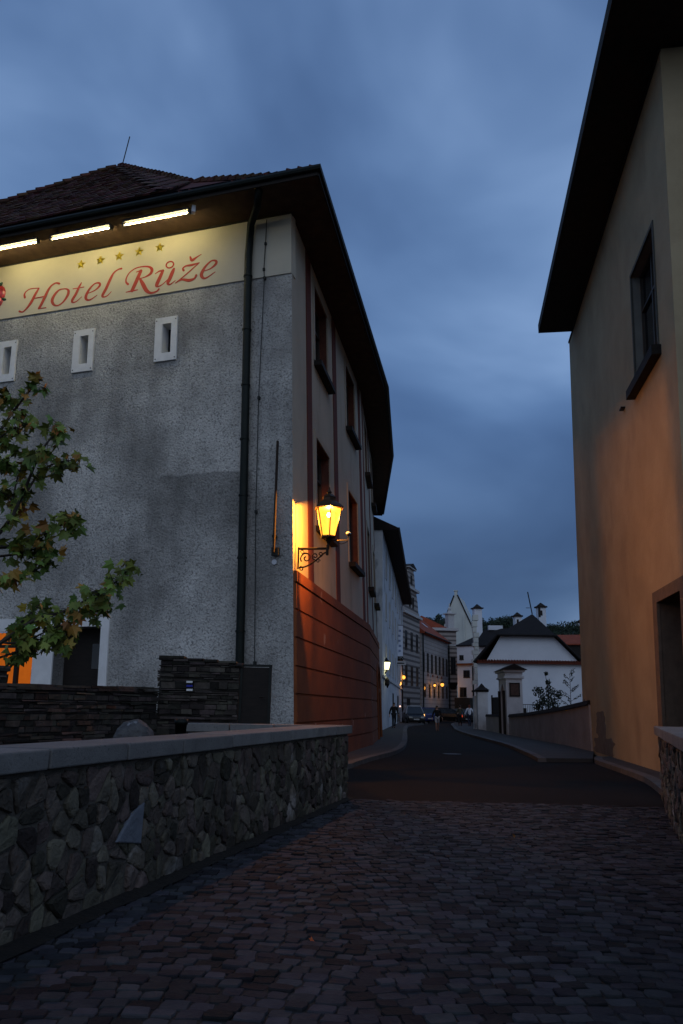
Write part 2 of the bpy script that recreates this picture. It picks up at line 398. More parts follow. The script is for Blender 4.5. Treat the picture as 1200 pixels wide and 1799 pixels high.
M_tube = emat('fluorescent_tube', (1.0, .84, .40), 110.0)
M_hous = mat('tube_housing', (.05, .045, .04), (.035, .03, .03), rough=.5, metallic=.4)
M_pane = emat('lantern_pane', (1.0, .36, .03), 14, transp=.9)
M_bulb = emat('sodium_bulb', (1.0, .75, .35), 30.0, transp=.6)
M_disc = mat('white_disc', (.6, .62, .66), (.5, .52, .56), rough=.4)

# ------------------------------------------------------------------ ground
def sheet(name, pts, z, mt):
    mb = MB(); mb.add([(x, y, z) for x, y in pts], [tuple(range(len(pts)))]); return struct(name, mb, mt)
sheet('ground', [(-900, -300), (900, -300), (900, 1200), (-900, 1200)], -.06, M_soil)
sheet('road', [(-2.0, 13.85), (5.9, 13.35), (60, 13.3), (70, 170), (-20, 170), (-6, 60), (-6, 22)], 0.0, M_asph)

# left and right pavements with granite kerbs
def pavement(kerb, inner, h=.12, kw=.26, name='pavement'):
    pts = [Vector((x, y, 0)) for x, y in kerb]
    # resample kerb smoothly
    sm = []
    for i in range(len(pts) - 1):
        p0, p1, p2, p3 = pts[max(i - 1, 0)], pts[i], pts[i + 1], pts[min(i + 2, len(pts) - 1)]
        k = max(2, int((p2 - p1).length / 1.0))
        for j in range(k):
            t = j / k; t2, t3 = t * t, t * t * t
            sm.append(.5 * ((2 * p1) + (-p0 + p2) * t + (2 * p0 - 5 * p1 + 4 * p2 - p3) * t2 + (-p0 + 3 * p1 - 3 * p2 + p3) * t3))
    sm.append(pts[-1])
    return sm
def inside_offset(sm, kw, side):
    o = []
    for i, p in enumerate(sm):
        t = (sm[min(i + 1, len(sm) - 1)] - sm[max(i - 1, 0)]).normalized(); o.append(p + Vector((t.y, -t.x, 0)) * kw * side)
    return o
def make_pavement(kerb, inner, side, kname):
    sm = pavement(kerb, inner); off = inside_offset(sm, .24, side)
    kb = MB()
    for i in range(len(sm) - 1):
        a, b, c, d = sm[i], sm[i + 1], off[i + 1], off[i]
        g = (b - a) * .012
        a2, b2, c2, d2 = a + g, b - g, c - g, d + g; z = Vector((0, 0, .12 + rnd.uniform(-.004, .004)))
        dn = Vector((0, 0, -.05))
        kb.hexa([a2 + dn, b2 + dn, c2 + dn, d2 + dn], [a2 + z, b2 + z, c2 + z, d2 + z])
    struct(kname, kb, M_kerb)
    pv = MB(); poly = [(p.x, p.y, .112) for p in off] + [(x, y, .112) for x, y in inner]
    low = [(p[0], p[1], -.03) for p in poly]
    pv.poly_prism(low, poly); struct('pavement', pv, M_pave)
LK = [(-1.2, 16.4), (0.1, 19.5), (0.93, 23.07), (1.95, 26.87), (2.66, 31.56), (3.36, 38.78), (4.53, 52.66), (5.2, 60), (5.9, 66), (7.6, 72.9), (9, 80)]
make_pavement(LK, [(7, 92), (-3, 60), (-4, 30), (-3.5, 16.4)], -1, 'kerb')
RK = [(20.5, 118), (11.9, 82), (9.2, 64), (8.09, 54.7), (7.45, 45.1), (7.04, 34.5), (6.5, 28.4), (6.0, 24.2)]
make_pavement(RK, [(7.7, 24.4), (9.4, 29.6), (9.6, 43), (10.0, 57), (14, 76), (24, 118)], -1, 'kerb')
RK2 = [(8.2, 25.6), (7.62, 24.0), (7.14, 20.48), (6.74, 17.87), (6.2, 15.8), (5.75, 14.2), (5.62, 13.5)]
make_pavement(RK2, [(6.1, 12.0), (9, 12), (12, 25), (9.3, 26.5)], -1, 'kerb')
# flush stone threshold where the road meets the pavement
# manhole cover and faint tar seams on the road
mb = MB(); mb.lathe((3.9, 27.5, .004), [(.0, 0), (.32, 0), (.32, .006), (.0, .006)], 20, caps=False)
mb.build('manhole_cover', M_iron); tag(bpy.data.objects['manhole_cover'], 'round iron manhole cover set in the dark asphalt road', 'manhole cover')

# granite setts of the bridge: real stones in wavy rows
mb = MB()
struct('sett_bed', MB().add([(-7, -3, -.008), (9, -3, -.008), (5.9, 13.35, -.008), (-2, 13.85, -.008)], [(0, 1, 2, 3)]), M_joint)
SP = .16
def edgeY(x): return 13.84 - (x - .28) * .084
def lx(y): return -2.09 + (y - 5.38) * .261 - .02
def rx(y): return 5.38 + (y - 13.41) * .350 + .12
row = 0; yy = 2.6
g = random.Random(11)
while yy < 14.3:
    w_ = .112 + g.uniform(-.007, .012)
    xx = lx(yy) - .5
    while xx < rx(yy) + .5:
        wd = g.uniform(.105, .165)
        # bow the rows into shallow segmental arcs
        cx = xx + wd / 2
        ph = (cx + .15 * math.sin(yy * .9)) / 1.25
        bow = .16 * abs(math.sin(ph * math.pi * .5)) + .05 * math.sin(cx * 1.7 + yy * .6)
        cy = yy + bow
        if cy + w_ / 2 < edgeY(cx) and lx(cy) - .1 < cx < rx(cy) + .3 and cy > 2.4:
            sl = .16 * math.cos(ph * math.pi * .5) * math.pi * .5 / 1.25 * (1 if math.sin(ph * math.pi * .5) > 0 else -1)
            an = math.atan(sl) + g.uniform(-.07, .07)
            co, si = math.cos(an), math.sin(an); hw, hl = wd / 2 - .006, w_ / 2 - .005
            z0 = g.uniform(-.008, .008); tx, ty = g.uniform(-.05, .05), g.uniform(-.06, .06)
            base = []
            for (sx, sy) in ((-1, -1), (0, -1.08), (1, -1), (1.06, 0), (1, 1), (0, 1.08), (-1, 1), (-1.06, 0)):
                base.append((sx * hw * (1 if abs(sx) != 1 or abs(sy) != 1 else .96) + g.uniform(-.006, .006), sy * hl * (1 if abs(sx) != 1 or abs(sy) != 1 else .96) + g.uniform(-.006, .006)))
            vs = []
            for (k, z) in ((1, -.03), (1, z0 - .004), (.94, z0 + .003)):
                for (bx, by) in base:
                    X, Y = bx * k, by * k; vs.append((cx + X * co - Y * si, cy + X * si + Y * co, z + X * tx + Y * ty))
            fs = [(r_ * 8 + i, r_ * 8 + (i + 1) % 8, (r_ + 1) * 8 + (i + 1) % 8, (r_ + 1) * 8 + i) for r_ in range(2) for i in range(8)] + [tuple(range(16, 24))]
            mb.add(vs, fs)
        xx += wd
    yy += w_; row += 1
struct('cobblestone_paving', mb, M_sett, recalc=False)

# ------------------------------------------------------------------ parapet walls of the bridge
def parapet(p_end, yaw, length, hgt, th, inward, seed, label, uend=0):
    """p_end: street-face corner at the far end; the wall runs back toward and past the camera"""
    d = -hd(yaw); n_out = Vector((-d.y, d.x, 0)) * (1 if inward else -1)
    t = thing('parapet_wall', label, 'stone wall', p_end)
    e = Vector((0, 0, 1)); face = Plane(p_end, d, e); face.n = n_out.copy()
    core = MB(); core.slab(face, 0, length, -.05, hgt - .14, -th, .002); core.build('mortar_core', M_mortar, t)
    st = MB(); stones(st, face, [c for c in voronoi(length, hgt - .16, int(length * hgt * 58), 1.25, seed, drop=.38)], gap=.0085, h=.036, seed=seed)
    endf = Plane(Vector(p_end) - n_out * th, n_out, e); endf.n = -d
    stones(st, endf, voronoi(th, hgt - .16, int(th * hgt * 20), 1.1, seed + 1), gap=.018, h=.05, seed=seed)
    st.build('rubble_facing', M_stone, t)
    cp = MB(); u = -.06; gg = random.Random(seed)
    while u < length:
        l = gg.uniform(.8, 1.25); a, b = u + .011, min(u + l, length) - .011; dz = gg.uniform(-.004, .004)
        cp.slab(face, a, b, hgt - .135 + dz, hgt + dz, -th - .06, .075); u += l
    o = cp.build('coping', M_cap, t, bevel=.012)
    return t, face
PL_END = Vector((.17, 13.85, 0))
pw, PLF = parapet(PL_END, 14.7, 17, 1.19, .42, True, 5, 'long rubble stone parapet with pale slab coping, left of the cobbled bridge')
# strip of dirt and litter along the foot of the wall
dm = MB(); g = random.Random(6); n = 60; e_ = []
for i in range(n + 1): e_.append((i * 16 / n, .10 + .13 * abs(noise.noise(Vector((i * .31, 2, 0)))) + g.uniform(0, .03) + .10 * i / n))
for i in range(n): dm.add([PLF.P(e_[i][0], .0, 0), PLF.P(e_[i + 1][0], .0, 0), PLF.P(e_[i + 1][0], .012, e_[i + 1][1]), PLF.P(e_[i][0], .012, e_[i][1]), PLF.P(e_[i][0], .035, .02), PLF.P(e_[i + 1][0], .035, .02)], [(4, 5, 2, 3)])
o_ = dm.build('wall_foot_dirt', mat('foot_dirt', (.010, .009, .008), (.018, .015, .012), scale=9, rough=1, bump=1, bscale=25), recalc=False); o_['kind'] = 'stuff'; o_['label'] = 'dark dirt and litter along the foot of the left parapet'
# one pale bluish wedge-shaped stone that stands out low in the wall
q_ = [PLF.px(*a) for a in ((198, 1480), (242, 1482), (249, 1408), (226, 1430))]; b_ = MB()
b_.poly_prism([PLF.P(u, v, 0) for u, v in q_], [PLF.P(u * .98 + sum(p[0] for p in q_) / 4 * .02, v, .036) for u, v in q_])
b_.build('pale_stone', mat('pale_blue_stone', (.16, .18, .215), (.11, .125, .15), scale=6, rough=.9, bump=.8, bscale=14), pw, bevel=.012)
b_ = MB()
PR_END = Vector((5.4, 13.5, 0))
pw2, PRF = parapet(PR_END, 19.3, 14, 1.27, .45, False, 9, 'rubble stone parapet end with pale slab coping at the right edge of the street')
# return leg of the left parapet running left behind the garden bed
RL = thing('low_garden_wall', 'short stone wall with pale flat coping turning left from the end of the long parapet', 'stone wall', (-.5, 13.7, 0))
rp = Plane((-.32, 13.52, 0), (-1, .02, 0)); rp.n = Vector((0, -1, 0))
c_ = MB(); c_.slab(rp, 0, 2.2, -.05, 1.05, -.36, 0); c_.build('mortar_core', M_mortar, RL)
c_ = MB()
for i in range(3): c_.slab(rp, -.0 + i * .75 + .006, i * .75 + .744, 1.052, 1.187, -.42, .06)
c_.build('coping', M_cap, RL, bevel=.012)
mb = MB(); mb.poly_prism([(-.35, 13.4, 0), (-6.3, -3, 0), (-14, -3, 0), (-14, 18, 0), (-3.4, 15.4, 0), (-2.2, 13.6, 0)], [(-.35, 13.4, 0.90), (-6.3, -3, 0.90), (-14, -3, 0.90), (-14, 18, 0.90), (-3.4, 15.4, 0.90), (-2.2, 13.6, 0.90)])
struct('garden_bed', mb, M_soil)

# slate walls in the garden
def slate(name, label, a, b, h0, h1, th, seed, zb=.8, dens=58):
    a, b = Vector((*a, 0)), Vector((*b, 0)); d = (b - a); L_ = d.length; d.normalize()
    pl = Plane(a, d); pl.n = Vector((d.y, -d.x, 0))
    if pl.n.y > 0: pl.n = -pl.n
    t = thing(name, label, 'stone wall', (a + b) / 2)
    c = MB(); c.hexa([pl.P(0, zb, -th), pl.P(L_, zb, -th), pl.P(L_, zb, 0), pl.P(0, zb, 0)], [pl.P(0, h0 - .05, -th), pl.P(L_, h1 - .05, -th), pl.P(L_, h1 - .05, 0), pl.P(0, h0 - .05, 0)])
    c.build('wall_core', M_slatemortar, t)
    s_ = MB(); gg = random.Random(seed)
    def courses_(plx, LL, H0, H1):
        z = zb
        while z < max(H0, H1) - .08:
            hh = gg.choice((.03, .04, .05, .06, .09, .13)); u = -gg.uniform(0, .2)
            while u < LL:
                l = gg.uniform(.1, .42) * (1.4 if hh < .06 else .8); ua, ub = max(u, 0) + .004, min(u + l, LL) - .004; ht_ = H0 + (H1 - H0) * (ua + ub) / 2 / LL
                if ub - ua > .03 and z + hh < ht_ - .02:
                    pr_ = gg.uniform(.0, .06); zz0, zz1 = z + .004, z + hh - gg.uniform(.003, .014); j = lambda: gg.uniform(-.012, .012)
                    s_.hexa([plx.P(ua + j(), zz0, -.06), plx.P(ub + j(), zz0, -.06), plx.P(ub + j(), zz0 + j() * .5, pr_ + j()), plx.P(ua + j(), zz0 + j() * .5, pr_ + j())],
                            [plx.P(ua + j(), zz1, -.06), plx.P(ub + j(), zz1, -.06), plx.P(ub + j(), zz1 + j() * .5, pr_ + j()), plx.P(ua + j(), zz1 + j() * .5, pr_ + j())])
                u += l
            z += hh
    courses_(pl, L_, h0, h1)
    q = Plane(a, Vector((-pl.n.x, -pl.n.y, 0))); q.n = -d
    courses_(q, th, h0, h0)
    # flat slabs laid on top
    gg = random.Random(seed)
    for lay in range(2):
        u = -.04
        while u < L_:
            l = gg.uniform(.22, .5); zt = h0 + (h1 - h0) * u / L_ - .06 + lay * .04
            s_.slab(pl, u, min(u + l - .012, L_ + .05), zt, zt + gg.uniform(.03, .045), -th - gg.uniform(0, .05), gg.uniform(.02, .08)); u += l
    s_.build('slate_facing', M_slate, t); return t, pl
sp, SPL = slate('slate_pier', 'tall dark slate pier wall between the low slate wall and the black gate', (-3.28, 14.55), (-1.84, 14.65), 2.34, 2.24, .5, 21)
for k, mt_ in enumerate((M_white, mat('blue_paint', (.02, .03, .35), rough=.6), M_white)):
    b_ = MB(); x, z = aty(333, 1198 + k * 7, 14.5).xz
    b_.box((x, 14.50, z), (.11, .02, .035)); b_.build('trail_mark', mt_, sp)
slate('slate_wall', 'low dark slate wall running across the garden behind the pale coping', (-3.3, 14.5), (-4.9, 11.2), 1.76, 1.72, .4, 31, dens=48)
slate('slate_wall', 'left end of the dark slate garden wall, one step higher, under the lit window', (-4.86, 11.6), (-6.6, 10.6), 1.98, 1.95, .4, 33, dens=48)
g_ = thing('garden_gate', 'black metal gate closing the gap between slate pier and hotel corner', 'gate', (-1.5, 14.7, .9))
b_ = MB(); b_.box((-1.54, 14.72, 1.54), (.52, .05, 1.28)); b_.build('gate_leaf', M_dark, g_, bevel=.01)
b_ = MB()
for x in (-1.81, -1.27): b_.box((x, 14.72, 1.56), (.05, .09, 1.33))
b_.box((-1.54, 14.72, 2.215), (.6, .08, .04)); b_.build('gate_frame', M_metal, g_)
b_ = MB(); b_.tube([(-1.36, 14.64, 1.65), (-1.45, 14.62, 1.65)], .012); b_.build('gate_handle', M_iron, g_)
# boulder and small plant pot on the bed
def boulder(name, c, r, seed, sc=(1, .8, 1.02), mt_=M_cap):
    bm = bmesh.new(); bmesh.ops.create_icosphere(bm, subdivisions=4, radius=r)
    for v in bm.verts:
        k = 1 + .16 * noise.noise(v.co * (1.8 / r) * .6 + Vector((seed, 0, 0))) + .06 * noise.noise(v.co * 5 / r)
        v.co = Vector((v.co.x * sc[0], v.co.y * sc[1], v.co.z * sc[2])) * k + Vector(c)
    me = bpy.data.meshes.new(name); bm.to_mesh(me); bm.free(); me.materials.append(mt_)
    o = bpy.data.objects.new(name, me); COL.objects.link(o); return o
M_boul = mat('boulder_stone', (.12, .12, .12), (.06, .06, .065), scale=9, rough=.9, bump=1, bscale=12, c3=(.22, .23, .25), c3scale=7, c3lo=.6, c3hi=.66)

tag(boulder('boulder', (-2.3, 9.1, 1.10), .215, 4, mt_=M_boul), 'rounded pale grey boulder lying on the garden bed behind the coping', 'boulder')
pp = aty(318, 1275, 9.6)
pt = thing('flower_pot', 'small dark flower pot standing on the garden bed right of the boulder', 'flower pot', (pp.x, 9.6, 0.90))
b_ = MB(); b_.lathe((pp.x, 9.6, 0.90), [(.05, 0), (.07, .36), (.08, .36), (.08, .42), (.065, .42), (.06, .38)], 16); b_.build('pot', M_pipe, pt, smooth=True)
b_ = MB(); b_.lathe((pp.x, 9.6, 1.27), [(.0, 0), (.06, 0)], 12, caps=False); b_.build('pot_soil', M_soil, pt)

# ------------------------------------------------------------------ the hotel
P0 = Vector((-.977, 18.5, 0)); TOP = Vector((-1.52, 18.68, 14.65)); EL = (TOP - P0) / 14.65
HT = 14.65
FR = Plane(P0, hd(-72.1), EL); SD = Plane(P0, hd(10.3), EL)
def fixn(pl, ref):
    if pl.n.dot(Vector(ref)) < 0: pl.n = -pl.n
fixn(FR, (0, -1, 0)); fixn(SD, (1, 0, 0))
B1 = P0 + hd(10.3) * 12.6; SD2 = Plane(B1, hd(5.3), EL); fixn(SD2, (1, 0, 0))
B2 = B1 + hd(5.3) * 9.2; SD3 = Plane(B2, hd(1.0), EL); fixn(SD3, (1, 0, 0))
hotel = thing('hotel_building', 'large grey roughcast hotel with cream sign band, red plinth and dark overhanging eaves', 'building', (-5, 24, 0))
# front wall
W_FR = 17.5
slits = [(3.40, 4.10), (6.10, 6.80), (8.80, 9.50), (11.5, 12.2)]
def slit_in(a, b): return (a + .19, a + .47, 10.93, 11.82)
door = (5.30, 6.72, .3, 3.41); litw = (7.34, 9.7, 1.3, 3.31)
holesF = [slit_in(*s_) for s_ in slits] + [door, litw]
mb = MB(); wall_holes(mb, FR, 0, W_FR, 0, 12.80, holesF, 0)
for h in holesF[:4]: reveal(mb, FR, h, .35)
reveal(mb, FR, door, .5)
mb.build('front_wall', M_roughcast, hotel, recalc=False)
# cream sign band
mb = MB(); mb.slab(FR, 0.0, W_FR, 12.80, HT, -.3, .035)
band = mb.build('sign_band', M_cream, hotel)
mb = MB(); mb.slab(FR, -.02, W_FR, HT - .03, HT + .04, -.1, .07); mb.build('soffit_moulding', M_dark, hotel)

def catmull(pts, k=6):
    o = []
    for i in range(len(pts) - 1):
        p0, p1, p2, p3 = pts[max(i - 1, 0)], pts[i], pts[i + 1], pts[min(i + 2, len(pts) - 1)]
        for j in range(k):
            t = j / k
            o.append(tuple(.5 * (2 * b + (c - a) * t + (2 * a - 5 * b + 4 * c - d) * t * t + (3 * b - a - 3 * c + d) * t ** 3) for a, b, c, d in zip(p0, p1, p2, p3)))
    o.append(pts[-1]); return o
FRs = Plane(FR.o + FR.n * .036, FR.d, FR.e); fixn(FRs, (0, -1, 0))
def letter(strokes, ox, oy, sc, wk=1 / 300.):
    mb = MB()
    for k, s_ in enumerate(strokes):
        q = []
        for x, y, wd in s_:
            u, v = FRs.px(ox + x / sc, oy + y / sc); q.append((u, v, wd * wk))
        mb.ribbon(FRs, catmull(q), .001, .006 + k * .0012)
        for e_ in (q[0], q[-1]):   # round ends
            if e_[2] > .03: mb.poly_prism([FRs.P(e_[0] + e_[2] / 2 * math.cos(a * .524), e_[1] + e_[2] / 2 * math.sin(a * .524), .001) for a in range(12)],
                                           [FRs.P(e_[0] + e_[2] / 2 * math.cos(a * .524), e_[1] + e_[2] / 2 * math.sin(a * .524), .0052 + k * .0012) for a in range(12)])
    return mb.build('letter', M_red, band, recalc=True)
def ell(cx, cy, rx_, ry_, rot, w_):
    return [(cx + rx_ * math.cos(a) * math.cos(rot) - ry_ * math.sin(a) * math.sin(rot), cy + rx_ * math.cos(a) * math.sin(rot) + ry_ * math.sin(a) * math.cos(rot), w_) for a in [i * .5236 for i in range(13)]]
H1 = (20, 460, 6.0); H2 = (210, 430, 6.316)
letter([[(143, 375, 24), (138, 345, 18), (158, 312, 11), (205, 285, 10), (292, 277, 9)], [(290, 280, 16), (255, 340, 26), (210, 425, 29), (165, 488, 20), (120, 528, 13), (85, 522, 20)],
        [(505, 230, 22), (470, 224, 15), (425, 250, 17), (385, 305, 25), (350, 380, 29), (310, 460, 27), (290, 490, 22)], [(280, 496, 8), (365, 484, 9)], [(245, 386, 9), (352, 364, 10)]], *H1)
letter([[(560, 285, 12), (505, 297, 17), (455, 350, 27), (430, 410, 31), (450, 453, 22), (492, 460, 14), (545, 425, 16), (590, 360, 27), (603, 310, 26), (585, 288, 16), (555, 285, 12)]], *H1)
letter([[(742, 217, 8), (715, 265, 22), (680, 340, 27), (642, 405, 27), (650, 428, 16), (690, 415, 10), (745, 366, 6)], [(650, 286, 9), (765, 266, 9)]], *H1)
letter([[(812, 332, 8), (885, 298, 13), (932, 250, 22), (925, 224, 19), (878, 232, 13), (822, 290, 22), (787, 360, 29), (792, 396, 23), (832, 400, 14), (906, 350, 6)]], *H1)
letter([[(1160, 72, 20), (1130, 80, 14), (1082, 115, 17), (1045, 180, 27), (1000, 280, 29), (962, 352, 27), (975, 371, 15), (1015, 355, 10), (1055, 312, 6)]], *H1)
letter([[(95, 438, 22), (74, 415, 17), (77, 370, 13), (112, 310, 11), (180, 262, 11), (260, 243, 13), (328, 246, 19), (360, 275, 29), (345, 320, 26), (290, 356, 14), (235, 374, 9)],
        [(238, 290, 30), (205, 365, 36), (172, 440, 36), (140, 508, 34)], [(70, 528, 7), (140, 513, 14), (206, 500, 7)], [(185, 305, 7), (240, 284, 12)],
        [(228, 378, 20), (262, 440, 37), (300, 508, 35), (350, 535, 20), (412, 518, 15), (438, 492, 16)]], *H2)
letter([[(395, 325, 8), (440, 295, 14), (482, 288, 24)], [(482, 288, 26), (455, 350, 33), (415, 440, 35), (422, 463, 18), (470, 445, 10), (550, 370, 8), (597, 290, 9)],
        [(606, 265, 18), (590, 300, 33), (557, 380, 35), (537, 426, 28), (562, 441, 14), (622, 396, 6)], ell(560, 222, 43, 33, -.5, 13)], *H2)
letter([[(712, 285, 22), (704, 262, 15), (738, 236, 16), (800, 226, 22), (885, 200, 8)], [(885, 200, 9), (745, 325, 12), (622, 425, 9)], [(622, 425, 9), (690, 387, 18), (770, 396, 29), (830, 375, 18), (852, 338, 20)],
        [(785, 135, 14), (805, 172, 28), (855, 140, 14), (910, 106, 4)]], *H2)
letter([[(935, 292, 8), (1005, 268, 12), (1068, 215, 23), (1070, 180, 21), (1020, 180, 14), (955, 240, 21), (912, 320, 32), (920, 362, 26), (962, 369, 15), (1064, 300, 7)]], *H2)
for (x, y) in ((143, 465), (177, 457.5), (210, 450.5), (245, 442.5), (281, 435)):
    u, v = FRs.px(x, y); mb = MB(); vs = [FRs.P(u, v, .10)]
    for k in range(10):
        rr_ = .165 if k % 2 == 0 else .068; a = math.pi / 2 + k * math.pi / 5 + .06
        vs.append(FRs.P(u + rr_ * math.cos(a), v + rr_ * math.sin(a), .012))
    vs += [FRs.P(*FRs.px(x, y), 0)]
    mb.add(vs, [(0, 1 + k, 1 + (k + 1) % 10) for k in range(10)] + [(11, 1 + (k + 1) % 10, 1 + k) for k in range(10)])
    mb.build('star', M_gold, band)
# five-petalled rose emblem at the left end of the lettering
uc, vc = FRs.px(-13, 522)
def dome(mb, pl, u, v, ru, rv, rot, h, n=14):
    vs = []; 
    for r_, hh in ((1, 0), (.85, .55), (.55, .85), (.2, 1)):
        for k in range(n):
            a = 6.2832 * k / n; x, y = ru * r_ * math.cos(a), rv * r_ * math.sin(a)
            vs.append(pl.P(u + x * math.cos(rot) - y * math.sin(rot), v + x * math.sin(rot) + y * math.cos(rot), .004 + h * hh))
    fs = [(r_ * n + i, r_ * n + (i + 1) % n, (r_ + 1) * n + (i + 1) % n, (r_ + 1) * n + i) for r_ in range(3) for i in range(n)] + [tuple(range(3 * n, 4 * n))]
    mb.add(vs, fs)
mb = MB(); M_gem = mat('rose_enamel', (.45, .03, .03), (.30, .02, .025), scale=6, rough=.3, spec=.6)
for k in range(5):
    a = math.pi / 2 + k * 2 * math.pi / 5 + .0; dome(mb, FRs, uc + .30 * math.cos(a), vc + .30 * math.sin(a), .20, .27, a, .07)
mb.build_each('rose_petal', M_gem, band, smooth=True)
mb = MB()
for k in range(5):
    a = math.pi / 2 + math.pi / 5 + k * 2 * math.pi / 5; dome(mb, FRs, uc + .47 * math.cos(a), vc + .47 * math.sin(a), .10, .05, a, .05, 8)
mb.build_each('rose_leaf', M_green, band, smooth=True)
mb = MB(); dome(mb, FRs, uc, vc, .13, .13, 0, .10, 12); mb.build('rose_heart', M_gold, band, smooth=True)

# slit windows
for s_ in slits:
    h = slit_in(*s_); a, b = s_
    f = MB()
    for q in ((a, h[0], 10.69, 12.02), (h[1], b, 10.69, 12.02), (h[0], h[1], 10.69, h[2]), (h[0], h[1], h[3], 12.02)): f.slab(FR, *q, -.02, .05)
    fo = f.build('slit_window', M_white, hotel)
    r_ = MB(); reveal(r_, FR, (h[0] + .001, h[1] - .001, h[2] + .001, h[3] - .001), .33); r_.build('reveal', M_white, fo, recalc=False)
    p_ = MB(); p_.slab(FR, h[0], h[1], h[2], h[3], -.34, -.3); p_.build('pane', M_glass, fo)
    b_ = MB()
    for u in (a + .05, b - .05):
        for v in (10.76, 11.93): b_.slab(FR, u - .014, u + .014, v - .014, v + .014, .045, .06)
    b_.build_each('bolt', M_iron, fo)
# door
dr = MB()
dr.slab(FR, 5.06, 5.30, .3, 3.64, -.02, .045); dr.slab(FR, 5.30, 7.34, 3.41, 3.64, -.02, .045); dr.slab(FR, 7.34, 10.0, 3.31, 3.64, -.02, .045)
do = dr.build('door_surround', M_white, hotel)
j = MB(); j.slab(FR, 6.72, 7.34, .3, 3.41, -.02, .045); j.slab(FR, 6.722, 6.76, .3, 3.40, -.5, -.021); j.build('jamb', M_white, do)
dl = MB(); dl.slab(FR, 5.3, 6.72, .3, 3.41, -.5, -.45); dlo = dl.build('door_leaf', M_dark, hotel)
x = MB(); x.slab(FR, 5.42, 5.85, 2.35, 3.0, -.45, -.43); x.build('door_pane', M_glass, dlo)
# lit window
x = MB(); x.slab(FR, 7.34, 9.7, 1.3, 3.31, -.38, -.34); lo = x.build('lit_window', M_lit, hotel)
x = MB(); x.slab(FR, 8.05, 8.17, 1.3, 3.31, -.34, -.26); x.slab(FR, 8.9, 9.0, 1.3, 3.31, -.34, -.26); x.slab(FR, 7.34, 9.7, 2.9, 2.98, -.34, -.25); x.slab(FR, 7.34, 9.7, 1.3, 1.38, -.34, -.1); x.build('window_frame', M_dark, lo)
x = MB(); x.slab(FR, 7.42, 7.6, 1.38, 2.33, -.33, -.27); x.build('curtain', M_dark, lo)

# side wall with windows
wins = [(2.90, 4.95), (8.55, 10.65)]
holesS = [(a, b, 11.55, 14.12) for a, b in wins] + [(a, b, 6.45, 9.15) for a, b in wins]
mb = MB(); wall_holes(mb, SD, 0, 12.6, 0, HT, holesS, 0)
wins2 = [(1.75, 3.7), (7.0, 8.6)]
holesS2 = [(a, b, 11.55, 14.12) for a, b in wins2] + [(a, b, 6.45, 9.15) for a, b in wins2]
wall_holes(mb, SD2, 0, 9.2, 0, HT, holesS2, 0)
wall_holes(mb, SD3, 0, 13, 0, HT, [], 0)
mb.build('side_wall', M_side, hotel, recalc=False)
def window(pl, h, parent, sill=True, mt_r=M_reveal, dep=.34, surround=None, ms=M_dark):
    a, b, c, d = h
    r_ = MB(); reveal(r_, pl, h, dep); wo = r_.build('window', mt_r, parent, recalc=False)
    f = MB(); q = .075
    for z in ((a, b, c, c + q), (a, b, d - q, d), (a, a + q, c + q, d - q), (b - q, b, c + q, d - q), ((a + b) / 2 - .04, (a + b) / 2 + .04, c + q, d - q), (a + q, (a + b) / 2 - .04, c + (d - c) * .66, c + (d - c) * .66 + .06), ((a + b) / 2 + .04, b - q, c + (d - c) * .66, c + (d - c) * .66 + .06)):
        f.slab(pl, *z, -dep + .02, -dep + .09)
    f.build('window_frame', M_frame, wo)
    g_ = MB(); g_.slab(pl, a, b, c, d, -dep, -dep + .03); g_.build('pane', M_glass, wo)
    if sill:
        s_ = MB(); s_.slab(pl, a - .12, b + .12, c - .16, c - .002, -.05, .24); s_.build('sill', ms, wo)
    if surround:
        s_ = MB(); w_ = surround[0]
        for z in ((a - w_, a, c, d + w_), (b, b + w_, c, d + w_), (a, b, d, d + w_)): s_.slab(pl, *z, -.02, .03)
        s_.build('surround', surround[1], wo)
    return wo
M_surr = mat('pale_surround', (.46, .40, .31), (.38, .33, .26), scale=1, rough=.9)
for h in holesS: window(SD, h, hotel, surround=(.2, M_surr))
for h in holesS2: window(SD2, h, hotel, surround=(.2, M_surr))
mb = MB()
for pl, us in ((SD, ((1.72, 2.36), (5.85, 6.5), (11.6, 12.1))), (SD2, ((.2, .75), (4.7, 5.3), (8.9, 9.15)))):
    for a, b in us: mb.slab(pl, a, b, 4.70, HT - .01, -.02, .022)
mb.build_each('painted_band', M_strip, hotel)
# rusticated red plinth
courses = [(0, .55), (.60, 1.08), (1.13, 1.74), (1.79, 2.38), (2.43, 3.05), (3.10, 3.72), (3.77, 4.37)]
mb = MB()
for pl, L_, o in ((SD, 12.6, 0), (SD2, 9.2, .0), (SD3, 12, 0)):
    for a, b in courses:
        if pl is SD2:
            if b < 3.2: mb.slab(pl, 0, 5.2, a, b, -.02, .08); mb.slab(pl, 8.2, 9.18, a, b, -.02, .08)
            else: mb.slab(pl, 0, L_ - .02, a, b, -.02, .08)
        else: mb.slab(pl, .01, L_ - .002, a, b, -.02, .08)
    mb.slab(pl, .01, L_ - .003, 4.42, 4.68, -.02, .10)
    mb.slab(pl, .02, L_ - .01, 0, 4.5, -.03, .045)
mb.build('plinth', M_plinth, hotel)
